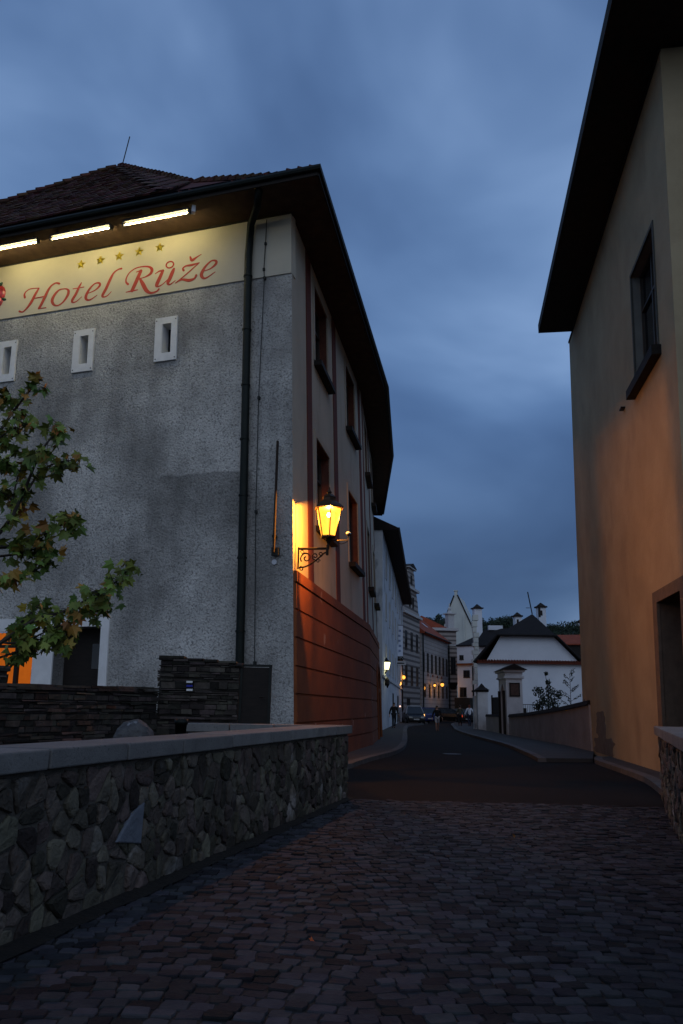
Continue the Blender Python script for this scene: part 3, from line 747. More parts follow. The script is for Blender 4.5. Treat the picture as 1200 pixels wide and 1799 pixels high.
# arched gateway in the side wall
mb = MB(); arc = [(5.2, 0), (5.2, 2.6)] + [(6.7 - 1.5 * math.cos(a), 2.6 + .9 * math.sin(a)) for a in [i * math.pi / 10 for i in range(1, 10)]] + [(8.2, 2.6), (8.2, 0)]
mb.poly_prism([SD2.P(u, v, 0.0) for u, v in arc], [SD2.P(u, v, .05) for u, v in arc]); mb.build('gateway', M_dark, hotel)
mb = MB(); pts = [SD2.P(u, v, .09) for u, v in arc]; mb.tube(pts, .07, 6); mb.build('gateway_arch', M_plinth, hotel)

# eaves: soffit and fascia following the three bends
OF, OS = 1.30, 1.04; zS, zF = 14.66, 14.98
def mitre(a_pt, n1, o1, n2, o2):
    # point at distances o1 / o2 along the two horizontal normals
    A_ = Matrix(((n1.x, n1.y), (n2.x, n2.y))).inverted() @ Vector((o1, o2)); return Vector((a_pt.x + A_.x, a_pt.y + A_.y, 0))
def hz(v): v = Vector((v.x, v.y, 0)); return v.normalized()
nF, nS, nS2, nS3 = hz(FR.n), hz(SD.n), hz(SD2.n), hz(SD3.n)
nF = Vector((-hd(-72.1).y, hd(-72.1).x, 0)); nF = nF if nF.y < 0 else -nF
nS = Vector((hd(10.3).y, -hd(10.3).x, 0)); nS2 = Vector((hd(5.3).y, -hd(5.3).x, 0)); nS3 = Vector((hd(1.0).y, -hd(1.0).x, 0))
Tc = TOP.copy(); shift = EL * HT
FL = FR.P(W_FR, HT)
B1t, B2t, B3t = SD2.P(0, HT), SD3.P(0, HT), SD3.P(13, HT)
C0 = FL + nF * OF; C1 = mitre(Tc, nF, OF, nS, OS); C2 = mitre(B1t, nS, OS, nS2, OS); C3 = mitre(B2t, nS2, OS, nS3, OS); C4 = B3t + nS3 * OS
outer = [Vector((p.x, p.y, 0)) for p in (C0, C1, C2, C3, C4)]; inner = [Vector((p.x, p.y, 0)) for p in (FL, Tc, B1t, B2t, B3t)]
mb = MB()
for i in range(4):
    a, b, c, d = inner[i], inner[i + 1], outer[i + 1], outer[i]; z0, z1 = Vector((0, 0, zS)), Vector((0, 0, zS + .05))
    mb.add([a + z0, b + z0, c + z0, d + z0], [(0, 1, 2, 3)])
mb.build('soffit', M_soffit, hotel, recalc=False)
mb = MB()
for i in range(4):
    a, b = outer[i], outer[i + 1]; t_ = (b - a).normalized(); nn = Vector((t_.y, -t_.x, 0)); nn = nn if nn.dot(outer[i] - inner[i]) > 0 else -nn
    mb.hexa([a + Vector((0, 0, zS - .03)), b + Vector((0, 0, zS - .03)), b + nn * .03 + Vector((0, 0, zS - .03)), a + nn * .03 + Vector((0, 0, zS - .03))],
            [a + Vector((0, 0, zF - .06)), b + Vector((0, 0, zF - .06)), b + nn * .03 + Vector((0, 0, zF - .06)), a + nn * .03 + Vector((0, 0, zF - .06))])
mb.build('fascia', M_dark, hotel)
mb = MB(); mb.tube([p + Vector((0, 0, zS + .16)) + (p - q).normalized() * .10 for p, q in zip(outer, inner)], .085, 8); mb.build('gutter', M_pipe, hotel)
# roof: steep tiled pyramid over the sign front, low pitch elsewhere
Z = lambda p, z: Vector((p.x, p.y, z))
APEX = aty(210, 292, 27.0); hipR = Vector(outer[1]) + (outer[0] - outer[1]).normalized() * 4.4
back = hd(10.3)
roofP = MB()
e0 = Z(outer[0] , zF); e1 = Z(hipR, zF + .12); e2 = Z(outer[1], zF); e3, e4, e5 = (Z(p, zF) for p in outer[2:])
bk1 = e1 + back * 14; bk0 = e0 + back * 14; 
RID = [APEX + back * 0, Vector((-8.5, 42, 17.8)), Vector((-8, 52, 17.8))]
rA = Vector((-7.0, 31, 17.6))
rr_ = MB()
# plain under-deck
rr_.add([e0, e1, APEX, bk0, bk1, rA], [(0, 1, 2), (4, 3, 2), (3, 0, 2)])
low = Z(hipR + back * 6, 17.4)
rr_.add([e1 - Vector((0, 0, .13)), e2, e3, e4, e5, RID[2], rA, Vector((-15, 52, zF)), Vector((-16, 35, zF))], [(0, 1, 6), (1, 2, 6), (2, 3, 6), (3, 4, 5, 6), (5, 7, 8, 6)])
inn = -nF
S1, S2 = aty(336, 321, 22.2), e2 + inn * 2.2 - nS * 2.0 + Vector((0, 0, 1.45))
sb_ = MB(); sb_.add([e1 + (e0 - e1) * .12, e2, S2, S1, rA + Vector((0, 0, .8)), APEX], [(0, 1, 2, 3), (3, 2, 4), (0, 3, 4, 5)]); sb_.build('roof', M_tile, hotel)
rr_.build('roof', M_tile, hotel)
# individual tiles on the visible front pitch
tl = MB(); g = random.Random(3)
def tile_face(a, b, apex, rows_h=.34, tw=.24):
    nrm = (b - a).cross(apex - a).normalized(); nrm = nrm if nrm.z > 0 else -nrm
    mid = apex; L0 = (apex - (a + (b - a) * ((apex - a).dot(b - a) / (b - a).length_squared))).length; n = int(L0 / rows_h)
    for r_ in range(n):
        t = r_ / n; p, q = a.lerp(apex, t), b.lerp(apex, t); t2 = min(1, (r_ + 1.35) / n)
        upv = (a.lerp(apex, t2) - p); wl = (q - p).length; k = max(1, int(wl / tw)); along = (q - p).normalized()
        slope = (apex - (a + (b - a) * ((apex - a).dot(b - a) / (b - a).length_squared))).normalized() * rows_h * 1.3
        for c in range(k):
            s0 = p + along * (c * wl / k + .006); s1 = p + along * ((c + 1) * wl / k - .006); lift = nrm * (.05 + g.uniform(-.01, .014)); l2 = nrm * .02
            dn = slope.normalized() * g.uniform(-.03, .02)
            tl.add([s0 + lift + dn, s1 + lift + dn, s1 + l2 + slope, s0 + l2 + slope, s0 + dn, s1 + dn], [(0, 1, 2, 3), (4, 5, 1, 0)])
tile_face(e0, e1, APEX); tile_face(e1, S1, APEX)
tl.build('roof_tiles', M_tile, hotel)
rt = MB()
for a, b in ((S1, APEX), (e0, APEX), (S2, S1)):
    n = int((b - a).length / .38); dr_ = (b - a).normalized()
    for i in range(n):
        p = a + dr_ * i * .38; rt.tube([p + Vector((0, 0, .05)), p + dr_ * .42 + Vector((0, 0, .02))], [.13 + g.uniform(-.01, .02), .10], 7)
rt.build('ridge_tiles', M_tile, hotel)
# tile ends standing up along the flat eave
rt = MB(); Lr = (e2 - e1); n = int(Lr.length / .3)
for i in range(n):
    p = e1.lerp(e2, (i + .5) / n)
    if g.random() < .55: rt.box((p.x, p.y + .1, zF + g.uniform(-.05, -.01)), (.24, .26, .05), R(17))
rt.build_each('eave_tile', M_tile, hotel)
mb = MB(); mb.tube([APEX + Vector((.1, 0, 0)), aty(228, 240, 27.0)], .022, 5); mb.build('lightning_rod', M_metal, hotel)

# downpipe
pts = []
for (x, y, o) in ((456, 322, 1.25), (452, 362, .9), (441, 395, .16), (436.5, 450, .15), (429.5, 800, .15), (421, 1168, .15), (420.5, 1185, .15)):
    q = Plane(FR.o + FR.n * o, FR.d, FR.e); fixn(q, (0, -1, 0)); u, v = q.px(x, y); pts.append(q.P(u, v))
dp = thing('downpipe', 'thick dark downpipe running down the grey roughcast front from the eaves', 'downpipe', Vector((pts[-1].x, pts[-1].y, 0)))
dp['label'] = 'thick dark downpipe running down the grey roughcast front near its corner'
mb = MB(); mb.tube(pts + [Vector((pts[-1].x, pts[-1].y, .1))], .105, 12); mb.build('pipe', M_pipe, dp, smooth=True)
mb = MB()
for v in (3.2, 5.0, 6.6, 8.1, 9.6, 11.2, 12.8):
    k = (v - pts[-2].z) / (pts[3].z - pts[-2].z); c = pts[-2].lerp(pts[3], k); mb.lathe((c.x, c.y, v), [(.125, 0), (.125, .04)], 12)
mb.build_each('bracket', M_pipe, dp)
# lightning wire on small clips
wp = [FR.px(470, 388), FR.px(468, 430), FR.px(465, 475), FR.px(466, 490), FR.px(456, 700), FR.px(451, 900), FR.px(449, 1165)]
wt = thing('lightning_cable', 'thin lightning cable running down the front between downpipe and corner', 'cable', FR.P(wp[-1][0], 0, .05))
mb = MB(); mb.tube([FR.P(u, v, .06) for u, v in wp], .012, 5); mb.build('cable', M_metal, wt)
mb = MB()
for u, v in wp[1:]: mb.slab(FR, u - .03, u + .03, v - .04, v + .04, 0, .075)
mb.build_each('clip', M_metal, wt)
# tall bar with round white disc beneath
bt = thing('wall_bar', 'long black metal bar fixed upright to the grey wall beside the street lamp', 'metal bar', FR.P(.46, 5.13, .1))
mb = MB(); mb.tube([FR.P(*FR.px(491.5, 778), .14), FR.P(*FR.px(484.5, 972), .14)], .036, 6); mb.build('bar', M_rust, bt)
mb = MB(); mb.slab(FR, .34, .52, 5.05, 5.25, .03, .12); mb.slab(FR, .4, .5, 5.5, 5.56, .03, .14); mb.build_each('bracket', M_metal, bt)
b_ = MB(); u, v = FR.px(483, 988)
b_.poly_prism([FR.P(u + .065 * math.cos(a * .3927), v + .065 * math.sin(a * .3927), .02) for a in range(16)], [FR.P(u + .065 * math.cos(a * .3927), v + .065 * math.sin(a * .3927), .05) for a in range(16)])
tag(b_.build('wall_disc', M_disc), 'small round white disc on the grey wall just below the black bar', 'disc')

# fluorescent floodlights under the eaves
FO = Plane(FR.o + FR.n * 1.1, FR.d, FR.e); fixn(FO, (0, -1, 0))
for i, (ua, ub, where) in enumerate(((2.54, 4.59, 'rightmost of the three glowing tube lights under the eaves, nearest the downpipe'), (5.0, 7.0, 'middle one of the three glowing tube lights under the eaves, above the first letters'), (7.45, 9.5, 'leftmost of the three glowing tube lights under the eaves, cut by the photo edge'))):
    t = thing('tube_light', where, 'tube light', FO.P((ua + ub) / 2, 14.45), 'tube lights under the hotel eaves')
    mb = MB(); mb.tube([FO.P(ua + .05, 14.44), FO.P(ub - .05, 14.44)], .014, 8); mb.build('tube', M_tube, t)
    mb = MB(); mb.slab(FO, ua, ub, 14.49, 14.56, -.06, .08)
    for u in (ua, ub): mb.slab(FO, u - .03, u + .03, 14.38, 14.5, -.04, .05)
    mb.build('housing', M_hous, t)
    mb = MB()
    for u in (ua + .2, ub - .2): mb.slab(FO, u - .015, u + .015, 14.56, 14.66, -.01, .02)
    mb.build_each('hanger', M_hous, t)
cs = MB(); p_ = FO.P(2.42, 14.5); cs.box(p_, (.1, .14, .2), R(17)); tag(cs.build('junction_box', M_disc), 'small grey box under the eaves at the right end of the tube lights', 'junction box')

# ------------------------------------------------------------------ street lantern on its bracket
BP = SD.P(.14, 5.02, .1); AX = nS.copy(); 
lamp = thing('street_lantern', 'glowing orange six-sided lantern on a scrolled iron bracket at the hotel corner', 'street lamp', BP)
tip = BP + AX * .72; tip.z = 5.24
LC = Vector((tip.x + .02, tip.y, 0))
br = MB()
br.tube([BP + Vector((0, 0, .22)), tip], [.03, .03], 6)
br.tube([BP + Vector((0, 0, .26)), BP + Vector((0, 0, -.28))], .022, 6)
def scroll(c, r0, r1, a0, a1, n=16, w_=.018):
    pts_ = []
    for i in range(n + 1):
        t = i / n; a = a0 + (a1 - a0) * t; r_ = r0 + (r1 - r0) * t; pts_.append(c + AX * (r_ * math.cos(a)) + Vector((0, 0, r_ * math.sin(a))))
    br.tube(pts_, w_, 6)
q = lambda a, z: BP + AX * a + Vector((0, 0, z))
br.tube(catmull([tuple(q(.03, -.25)), tuple(q(.2, -.22)), tuple(q(.38, -.12)), tuple(q(.55, .02)), tuple(q(.64, .10)), tuple(q(.71, .12))], 5), .02, 6)
scroll(q(.20, -.01), .15, .03, math.pi * 1.2, -math.pi * 1.4)
scroll(q(.42, .03), .09, .02, math.pi * 1.5, -math.pi * .9, w_=.015)
scroll(q(.55, .08), .06, .02, -math.pi * .5, math.pi * 1.6, w_=.015)
scroll(q(.09, -.27), .06, .02, math.pi * .5, math.pi * 2.6, w_=.014)
scroll(q(.5, -.09), .05, .015, 0, math.pi * 2.4, w_=.010)
scroll(q(.10, .13), .06, .02, math.pi, -math.pi, w_=.010)
br.tube([q(.72, .3), q(.72, .05)], .035, 6)
br.build('bracket', M_iron, lamp)
def hexring(r_, z, n=6, rot=.683): return [LC + Vector((r_ * math.cos(rot + k * 2 * math.pi / n), r_ * math.sin(rot + k * 2 * math.pi / n), z)) for k in range(n)]
zb, zt, rb, rtp = 5.54, 6.24, .185, .335
st_ = MB(); st_.lathe(LC, [(.03, 5.22), (.035, 5.36), (.09, 5.44), (.05, 5.47), (.20, 5.50), (.20, 5.54)], 6, rot=.683)
st_.build('lantern_base', M_iron, lamp)
fr = MB(); A_, B_ = hexring(rb, zb), hexring(rtp, zt)
for k in range(6):
    fr.tube([A_[k], B_[k]], .014, 5); fr.tube([A_[k], A_[(k + 1) % 6]], .014, 5); fr.tube([B_[k], B_[(k + 1) % 6]], .02, 5)
fr.build('lantern_frame', M_iron, lamp)
pn = MB(); A2, B2_ = hexring(rb - .012, zb), hexring(rtp - .012, zt)
for k in range(6): pn.add([A2[k], A2[(k + 1) % 6], B2_[(k + 1) % 6], B2_[k]], [(0, 1, 2, 3)])
pn.build('glass_pane', M_pane, lamp)
hd_ = MB(); hd_.lathe(LC, [(.385, 6.23), (.385, 6.27), (.30, 6.35), (.19, 6.43), (.17, 6.46), (.17, 6.52), (.19, 6.53), (.10, 6.60), (.05, 6.63), (.07, 6.66), (.03, 6.72), (.012, 6.80)], 6, rot=.683)
hd_.build('lantern_roof', mat('copper_roof', (.06, .035, .02), (.035, .022, .015), rough=.5, metallic=.4, scale=9), lamp)
bl = MB(); bl.lathe(LC, [(.0, 6.02), (.035, 6.04), (.05, 6.08), (.035, 6.13), (.0, 6.15)], 10, caps=False); bl.build('bulb', M_bulb, lamp, smooth=True)
ld = bpy.data.lights.new('lantern_light', 'POINT'); ld.energy = 1200; ld.color = (1.0, .34, .035); ld.shadow_soft_size = .026
lo_ = bpy.data.objects.new('lantern_light', ld); COL.objects.link(lo_); lo_.location = LC + Vector((0, 0, 6.09)); par(lo_, lamp)
# slim arm with a small sensor to the right of the lantern
sa = thing('sensor_arm', 'thin arm with a small round-headed sensor to the right of the glowing lantern', 'sensor', LC + Vector((0, 0, 5.45)))
mb = MB(); a0 = LC + Vector((.03, 0, 5.44)); mb.tube([a0, a0 + AX * .44 + Vector((0, 0, .0))], .012, 5)
mb.tube(catmull([tuple(a0 + AX * .15), tuple(a0 + AX * .28 + Vector((0, 0, -.09))), tuple(a0 + AX * .44 + Vector((0, 0, -.03))), tuple(a0 + AX * .47 + Vector((0, 0, .12)))], 5), .009, 5); mb.build('arm', M_iron, sa)
c = a0 + AX * .47; mb = MB(); mb.lathe((c.x, c.y, c.z + .1), [(.01, 0), (.055, .02), (.06, .06)], 10); mb.build('sensor_body', M_metal, sa)
mb = MB(); mb.lathe((c.x, c.y, c.z + .16), [(.06, 0), (.055, .03), (.0, .055)], 10); mb.build('sensor_cap', M_disc, sa)

# ------------------------------------------------------------------ right-hand building
fb, ft = Vector((9.409, 30.78, 0)), Vector((9.102, 28.69, 16.0)); ER = (ft - fb) / 16.0
RB = Plane(fb, -hd(8.36), ER); fixn(RB, (-1, 0, 0))
rbld = thing('plaster_house', 'tall plain plastered house on the right, lit orange by the lantern, under black eaves', 'building', (11, 24, 0))
LRB = 14.5
hw = (10.86, 13.15, 9.72, 12.68); hdr = (12.1, 14.08, 0.1, 4.02)
mb = MB(); wall_holes(mb, RB, 0, LRB, 0, 16.0, [hw, hdr], 0); mb.build('street_wall', M_right, rbld, recalc=False)
# near and far end walls, back
RN_ = Plane(RB.P(LRB, 0), Vector((hd(8.36).y, -hd(8.36).x, 0)), ER); fixn(RN_, (0, -1, 0))
RF_ = Plane(RB.P(0, 0), Vector((hd(8.36).y, -hd(8.36).x, 0)), ER); fixn(RF_, (0, 1, 0))
mb = MB(); wall_holes(mb, RN_, 0, 10, 0, 16, [], 0); wall_holes(mb, RF_, 0, 10, 0, 16, [], 0); mb.build_each('end_wall', M_right, rbld)
wo = window(RB, hw, rbld, sill=False, mt_r=mat('grey_reveal', (.22, .22, .2), (.16, .16, .15)), dep=.30, surround=(.09, mat('grey_surround', (.10, .10, .09), (.08, .08, .07))))
mb = MB(); mb.slab(RB, hw[0] - .25, hw[1] + .22, hw[2] - .24, hw[2] - .01, -.02, .22); mb.build('sill', M_dark, wo)
r_ = MB(); reveal(r_, RB, hdr, .6); po = r_.build('doorway', mat('brown_stone', (.13, .10, .075), (.09, .07, .055), scale=4), rbld, recalc=False)
mb = MB(); 
for z in ((hdr[0] - .38, hdr[0], .1, hdr[3] + .27), (hdr[1], hdr[1] + .3, .1, hdr[3] + .27), (hdr[0], hdr[1], hdr[3], hdr[3] + .27)): mb.slab(RB, *z, -.02, .07)
mb.build('stone_surround', mat('warm_stone', (.16, .12, .09), (.11, .085, .065), scale=4, bump=.3), po)
mb = MB(); mb.slab(RB, *hdr, -.6, -.55); mb.build('door_leaf', M_dark, po)
sf = MB()
oN, oF = RB.P(LRB, 16.0), RB.P(0, 16.0); nR = Vector((-hd(8.36).y, hd(8.36).x, 0)); dR = -hd(8.36); OV = 1.30
fa = Vector((oF.x, oF.y, 0)) + nR * OV + dR * .85; na = Vector((oN.x, oN.y, 0)) + nR * OV + dR * 1.5
fi = Vector((oF.x, oF.y, 0)) - nR * 11 + dR * .85; ni = Vector((oN.x, oN.y, 0)) - nR * 11 + dR * 1.5
z0, z1 = Vector((0, 0, 16.01)), Vector((0, 0, 16.35))
sf.hexa([fa + z0, na + z0, ni + z0, fi + z0], [fa + z1, na + z1, ni + z1, fi + z1]); sf.build('eaves', M_dark, rbld)
rf = MB(); mid = (fa + na + ni + fi) / 4
r1_, r2_ = mid - dR * 3 + Vector((0, 0, 22)), mid + dR * 3 + Vector((0, 0, 22)); zz = Vector((0, 0, 16.36))
rf.add([fa + zz, na + zz, ni + zz, fi + zz, r1_, r2_], [(0, 1, 5, 4), (1, 2, 5), (2, 3, 4, 5), (3, 0, 4)]); rf.build('roof', M_darktile, rbld)
mb = MB(); mb.slab(RB, -.02, LRB, 15.93, 16.0, -.02, .04); mb.build('eaves_moulding', M_dark, rbld)
# short drain spout under the far eaves corner, wall nail
mb = MB(); a = RB.P(-.06, 15.9, -.12); mb.tube([a, a - Vector((0, 0, .7))], .07, 8); mb.build('drain_spout', M_pipe, rbld)
mb = MB(); u, v = RB.px(1097, 718); mb.slab(RB, u - .12, u + .12, v - .02, v + .02, 0, .12); mb.build('wall_hook', M_iron, rbld)
# crumbled render low on the wall
M_crumb = mat('crumbled_render', (.13, .105, .09), (.20, .17, .14), scale=3, rough=1, bump=1, bscale=20)
mb = MB(); g = random.Random(14)
for (u0, u1, v0_, v1_) in ((.02, 1.0, .05, 1.9), (2.3, 5.9, .02, .65), (2.9, 4.6, .6, 1.5)):
    n = 26; pol = []
    for k in range(n):
        a = k / n * 6.283; rr2 = 1 + g.uniform(-.18, .12); cu, cv = (u0 + u1) / 2, (v0_ + v1_) / 2
        pol.append((max(.005, cu + (u1 - u0) / 2 * rr2 * max(-1, min(1, 1.25 * math.cos(a)))), max(.12, cv + (v1_ - v0_) / 2 * rr2 * max(-1, min(1, 1.25 * math.sin(a))))))
    mb.poly_prism([RB.P(x, y, -.01) for x, y in pol], [RB.P(x, y, .006 + .002 * len(mb.v) / 60) for x, y in pol])
mb.build('worn_render', M_crumb, rbld)
#PART3
# ------------------------------------------------------------------ far street
def sgraff(name, base, darkc, period, frac, tile=.0):
    """scratched-plaster ashlar: pale courses with dark joints, by height"""
    M = mat(name, base, tuple(x * .8 for x in base), scale=1.2, rough=.9)
    t = M.node_tree; L = t.links.new; b = [n for n in t.nodes if n.type == 'BSDF_PRINCIPLED'][0]
    src = b.inputs['Base Color'].links[0].from_socket
    tcn = t.nodes.new('ShaderNodeTexCoord'); sp_ = t.nodes.new('ShaderNodeSeparateXYZ'); L(tcn.outputs['Object'], sp_.inputs[0])
    a = t.nodes.new('ShaderNodeMath'); a.operation = 'MULTIPLY'; a.inputs[1].default_value = 1 / period; L(sp_.outputs['Z'], a.inputs[0])
    f = t.nodes.new('ShaderNodeMath'); f.operation = 'FRACT'; L(a.outputs[0], f.inputs[0])
    c = t.nodes.new('ShaderNodeMath'); c.operation = 'LESS_THAN'; c.inputs[1].default_value = frac; L(f.outputs[0], c.inputs[0])
    mx = t.nodes.new('ShaderNodeMix'); mx.data_type = 'RGBA'; L(c.outputs[0], mx.inputs[0]); L(src, mx.inputs[6]); mx.inputs[7].default_value = (*darkc, 1)
    L(mx.outputs[2], b.inputs['Base Color']); return M
M_sgA = sgraff('striped_plaster', (.40, .36, .33), (.13, .115, .11), .62, .42)
M_sgB = sgraff('pale_striped_plaster', (.40, .37, .35), (.26, .24, .23), .5, .25)
M_whiteA = mat('old_white_plaster', (.58, .60, .63), (.42, .44, .47), scale=.9, rough=.95, c3=(.2, .21, .23), c3scale=1.3, c3lo=.55, c3hi=.7, stretch3=(1, 1, .5))
M_barn = mat('limewash', (.68, .72, .78), (.58, .62, .68), scale=.5, rough=.95)
M_pale = mat('pale_render', (.60, .62, .58), (.5, .52, .49), scale=.4, rough=.95)
M_cornice = mat('cornice_stone', (.5, .5, .5), (.42, .42, .42), scale=3)
def wplane(a, b):
    a, b = Vector((*a, 0)), Vector((*b, 0)); pl = Plane(a, (b - a).normalized()); L_ = (b - a).length
    if pl.n.dot(-(a + b) / 2) < 0: pl.n = -pl.n
    return pl, L_
def block(t, pl, L_, dep, z0, z1, mt_, name='wall', u0=0):
    mb = MB(); mb.slab(pl, u0, L_, z0, z1, -dep, 0); return mb.build(name, mt_, t)
def swin(t, pl, u, v, w_, h_, mt_=None, name='window', frame=None):
    mb = MB(); mb.slab(pl, u - w_ / 2, u + w_ / 2, v - h_ / 2, v + h_ / 2, -.02, .012); o = mb.build(name, mt_ or M_glass, t)
    fr_ = MB()
    k = .07
    for z in ((u - w_ / 2 - k, u - w_ / 2, v - h_ / 2 - k, v + h_ / 2 + k), (u + w_ / 2, u + w_ / 2 + k, v - h_ / 2 - k, v + h_ / 2 + k), (u - w_ / 2, u + w_ / 2, v + h_ / 2, v + h_ / 2 + k), (u - w_ / 2 - .1, u + w_ / 2 + .1, v - h_ / 2 - .12, v - h_ / 2), (u - .03, u + .03, v - h_ / 2, v + h_ / 2)):
        fr_.slab(pl, *z, -.02, .05)
    fr_.build('window_frame', frame or M_frame, o)
    return o
def pitched(t, pl, L_, dep, ze, zr, mt_, over=.4, rpos=.5, name='roof', u0=0, fas=True):
    mb = MB(); a = pl.P(u0 - .1, ze, over); b = pl.P(L_ + .1, ze, over); c = pl.P(L_ + .1, ze, -dep - over); d = pl.P(u0 - .1, ze, -dep - over)
    r0, r1 = pl.P(u0 - .1, zr, -dep * rpos), pl.P(L_ + .1, zr, -dep * rpos); dz = Vector((0, 0, -.16))
    mb.add([a, b, r1, r0], [(0, 1, 2, 3)]); mb.add([c, d, r0, r1], [(0, 1, 2, 3)]); mb.add([a, d, r0], [(0, 1, 2)]); mb.add([b, c, r1], [(0, 1, 2)])
    mb.hexa([a + dz, b + dz, c + dz, d + dz], [a - Vector((0, 0, .01)), b - Vector((0, 0, .01)), c - Vector((0, 0, .01)), d - Vector((0, 0, .01))])
    return mb.build(name, mt_, t)
def gutterline(t, pl, L_, z, over, mt_=M_pipe, u0=0):
    mb = MB(); mb.tube([pl.P(u0, z, over + .07), pl.P(L_, z, over + .07)], .08, 6); mb.build('gutter', mt_, t)

# white house beyond the hotel
pl, L_ = wplane((2.75, 50), (7.15, 88))
t = thing('white_townhouse', 'stained white house with black overhanging eaves directly beyond the hotel on the left', 'building', pl.P(L_ / 2, 0))
block(t, pl, L_, 10, 0, 13, M_whiteA); pitched(t, pl, L_, 10, 13.05, 16.5, M_darktile, over=1.0, rpos=.62); gutterline(t, pl, L_, 13.0, 1.0)
for u in (4, 9, 14, 19, 24, 29, 34):
    for v in (4.8, 8.3, 11.2): swin(t, pl, u, v, 1.0, 1.7, frame=M_cornice)
swin(t, pl, 14.5, 1.3, 1.3, 2.5, M_dark, 'door'); swin(t, pl, 24, 1.4, 1.8, 2.2, M_glass, 'shop_window')
mb = MB(); mb.slab(pl, 0, L_, 3.35, 3.5, -.02, .1); mb.build('string_course', M_cornice, t)
mb = MB(); c = pl.P(3, 15.2, -3.2); mb.box((c.x, c.y, 15.6), (.9, .9, 2.4), R(7)); mb.build('chimney', M_plinth, t)
mb = MB(); mb.box((c.x, c.y, 16.85), (1.1, 1.1, .15), R(7)); mb.build('chimney_cap', M_dark, bpy.data.objects['chimney'])
# white projecting banner on it
bpnt = aty(702, 1127, 74); 
t = thing('hanging_banner', 'tall white vertical banner projecting from the white house above the pavement', 'banner', Vector((bpnt.x - .5, 74, 0)))
mb = MB(); z0, z1 = aty(702, 1153, 74).z, aty(702, 1099, 74).z; mb.box((bpnt.x, 74, (z0 + z1) / 2), (.62, .05, z1 - z0)); mb.build('cloth', mat('banner_cloth', (.75, .8, .9), (.62, .68, .8), scale=3), t)
mb = MB()
for k in range(5): mb.box((bpnt.x + rnd.uniform(-.05, .05), 73.965, z0 + .5 + k * (z1 - z0 - 1) / 4), (.22, .012, .2))
mb.build_each('faded_print', mat('faded_print', (.22, .28, .44), (.3, .36, .5), scale=4), t)
mb = MB()
for z in (z0 - .03, z1 + .03): mb.tube([(bpnt.x - .9, 74, z), (bpnt.x + .32, 74, z)], .035, 5)
mb.build_each('pole', M_iron, t)
mb = MB(); mb.box((bpnt.x - .02, 74, z0 - .35), (.66, .3, .16)); mb.build('planter', M_iron, t)
mb = MB(); g = random.Random(4)
for k in range(60):
    p = Vector((bpnt.x + g.uniform(-.33, .33), 74 + g.uniform(-.15, .15), z0 - .25 + g.uniform(0, .22))); a = Vector((g.uniform(-1, 1), g.uniform(-1, 1), g.uniform(-1, 1))).normalized() * .07; b = a.orthogonal()
    mb.add([p - a, p + b * .6, p + a, p - b * .6], [(0, 1, 2, 3)])
mb.build('flowers', M_leafD, t)
sb = aty(700, 1165, 73); t = thing('shop_sign', 'small pale horizontal sign board under the white banner', 'sign', sb)
mb = MB(); mb.box((sb.x + .1, 73, sb.z), (1.2, .06, .32)); mb.build('board', M_cornice, t)
mb = MB(); mb.box((sb.x + .1, 72.96, sb.z), (.9, .02, .1)); mb.build('dark_bar', M_dark, t)

# striped gabled house
pl, L_ = wplane((7.3, 90.0), (10.1, 98.2)); yawg = math.degrees(math.atan2(2.8, 8.2))
t = thing('gabled_townhouse', 'tall striped house with a stepped curved gable and little belfry window, taller than its neighbours', 'building', pl.P(L_ / 2, 0))
block(t, pl, L_, 12, 0, 12.2, M_sgA)
zc = aty(735, 1083, 98).z
gw = MB(); mid = L_ * .5
prof = [(0, 12.2), (0, 12.9), (L_ * .07, 13.1), (L_ * .12, 14.4), (L_ * .19, 15.3), (L_ * .2, 15.6), (L_ * .26, 15.7), (L_ * .31, 17.4), (L_ * .37, 18.0), (L_ * .5, 18.5), (L_ * .63, 18.0), (L_ * .69, 17.4), (L_ * .74, 15.7), (L_ * .8, 15.6), (L_ * .81, 15.3), (L_ * .88, 14.4), (L_ * .93, 13.1), (L_, 12.9), (L_, 12.2)]
gw.poly_prism([pl.P(u, v, -.5) for u, v in prof], [pl.P(u, v, 0) for u, v in prof]); gw.build('gable', M_sgA, t)
c_ = MB(); c_.slab(pl, -.2, L_ + .25, 12.25, 12.55, -.6, .35); c_.slab(pl, L_ * .13, L_ * .87, 15.45, 15.75, -.6, .3); c_.slab(pl, L_ * .30, L_ * .70, 18.05, 18.2, -.6, .25); c_.build('cornice', M_cornice, t)
c_ = MB(); c_.poly_prism([pl.P(L_ * .28, 18.25, -.6), pl.P(L_ * .5, 18.75, -.6), pl.P(L_ * .72, 18.25, -.6)], [pl.P(L_ * .28, 18.25, .3), pl.P(L_ * .5, 18.75, .3), pl.P(L_ * .72, 18.25, .3)]); c_.build('gable_cap', M_dark, t)
rf = MB(); a, b, r_ = pl.P(.2, 12.6, -.5), pl.P(L_ - .2, 12.6, -.5), pl.P(mid, 17.6, -.5); bk = -pl.n * 11
rf.add([a, r_, b, a + bk, r_ + bk, b + bk], [(0, 1, 4, 3), (1, 2, 5, 4), (3, 4, 5)]); rf.build('roof', M_tileplain, t)
for u in (.18, .5, .82):
    for v in (5.2, 9.2): swin(t, pl, L_ * u, v, .9, 2.1)
swin(t, pl, L_ * .4, 14.0, .6, 1.2); swin(t, pl, L_ * .6, 14.0, .6, 1.2); swin(t, pl, L_ * .5, 16.7, .7, 1.0); swin(t, pl, L_ * .3, 1.3, 1.3, 2.5, M_dark, 'door')
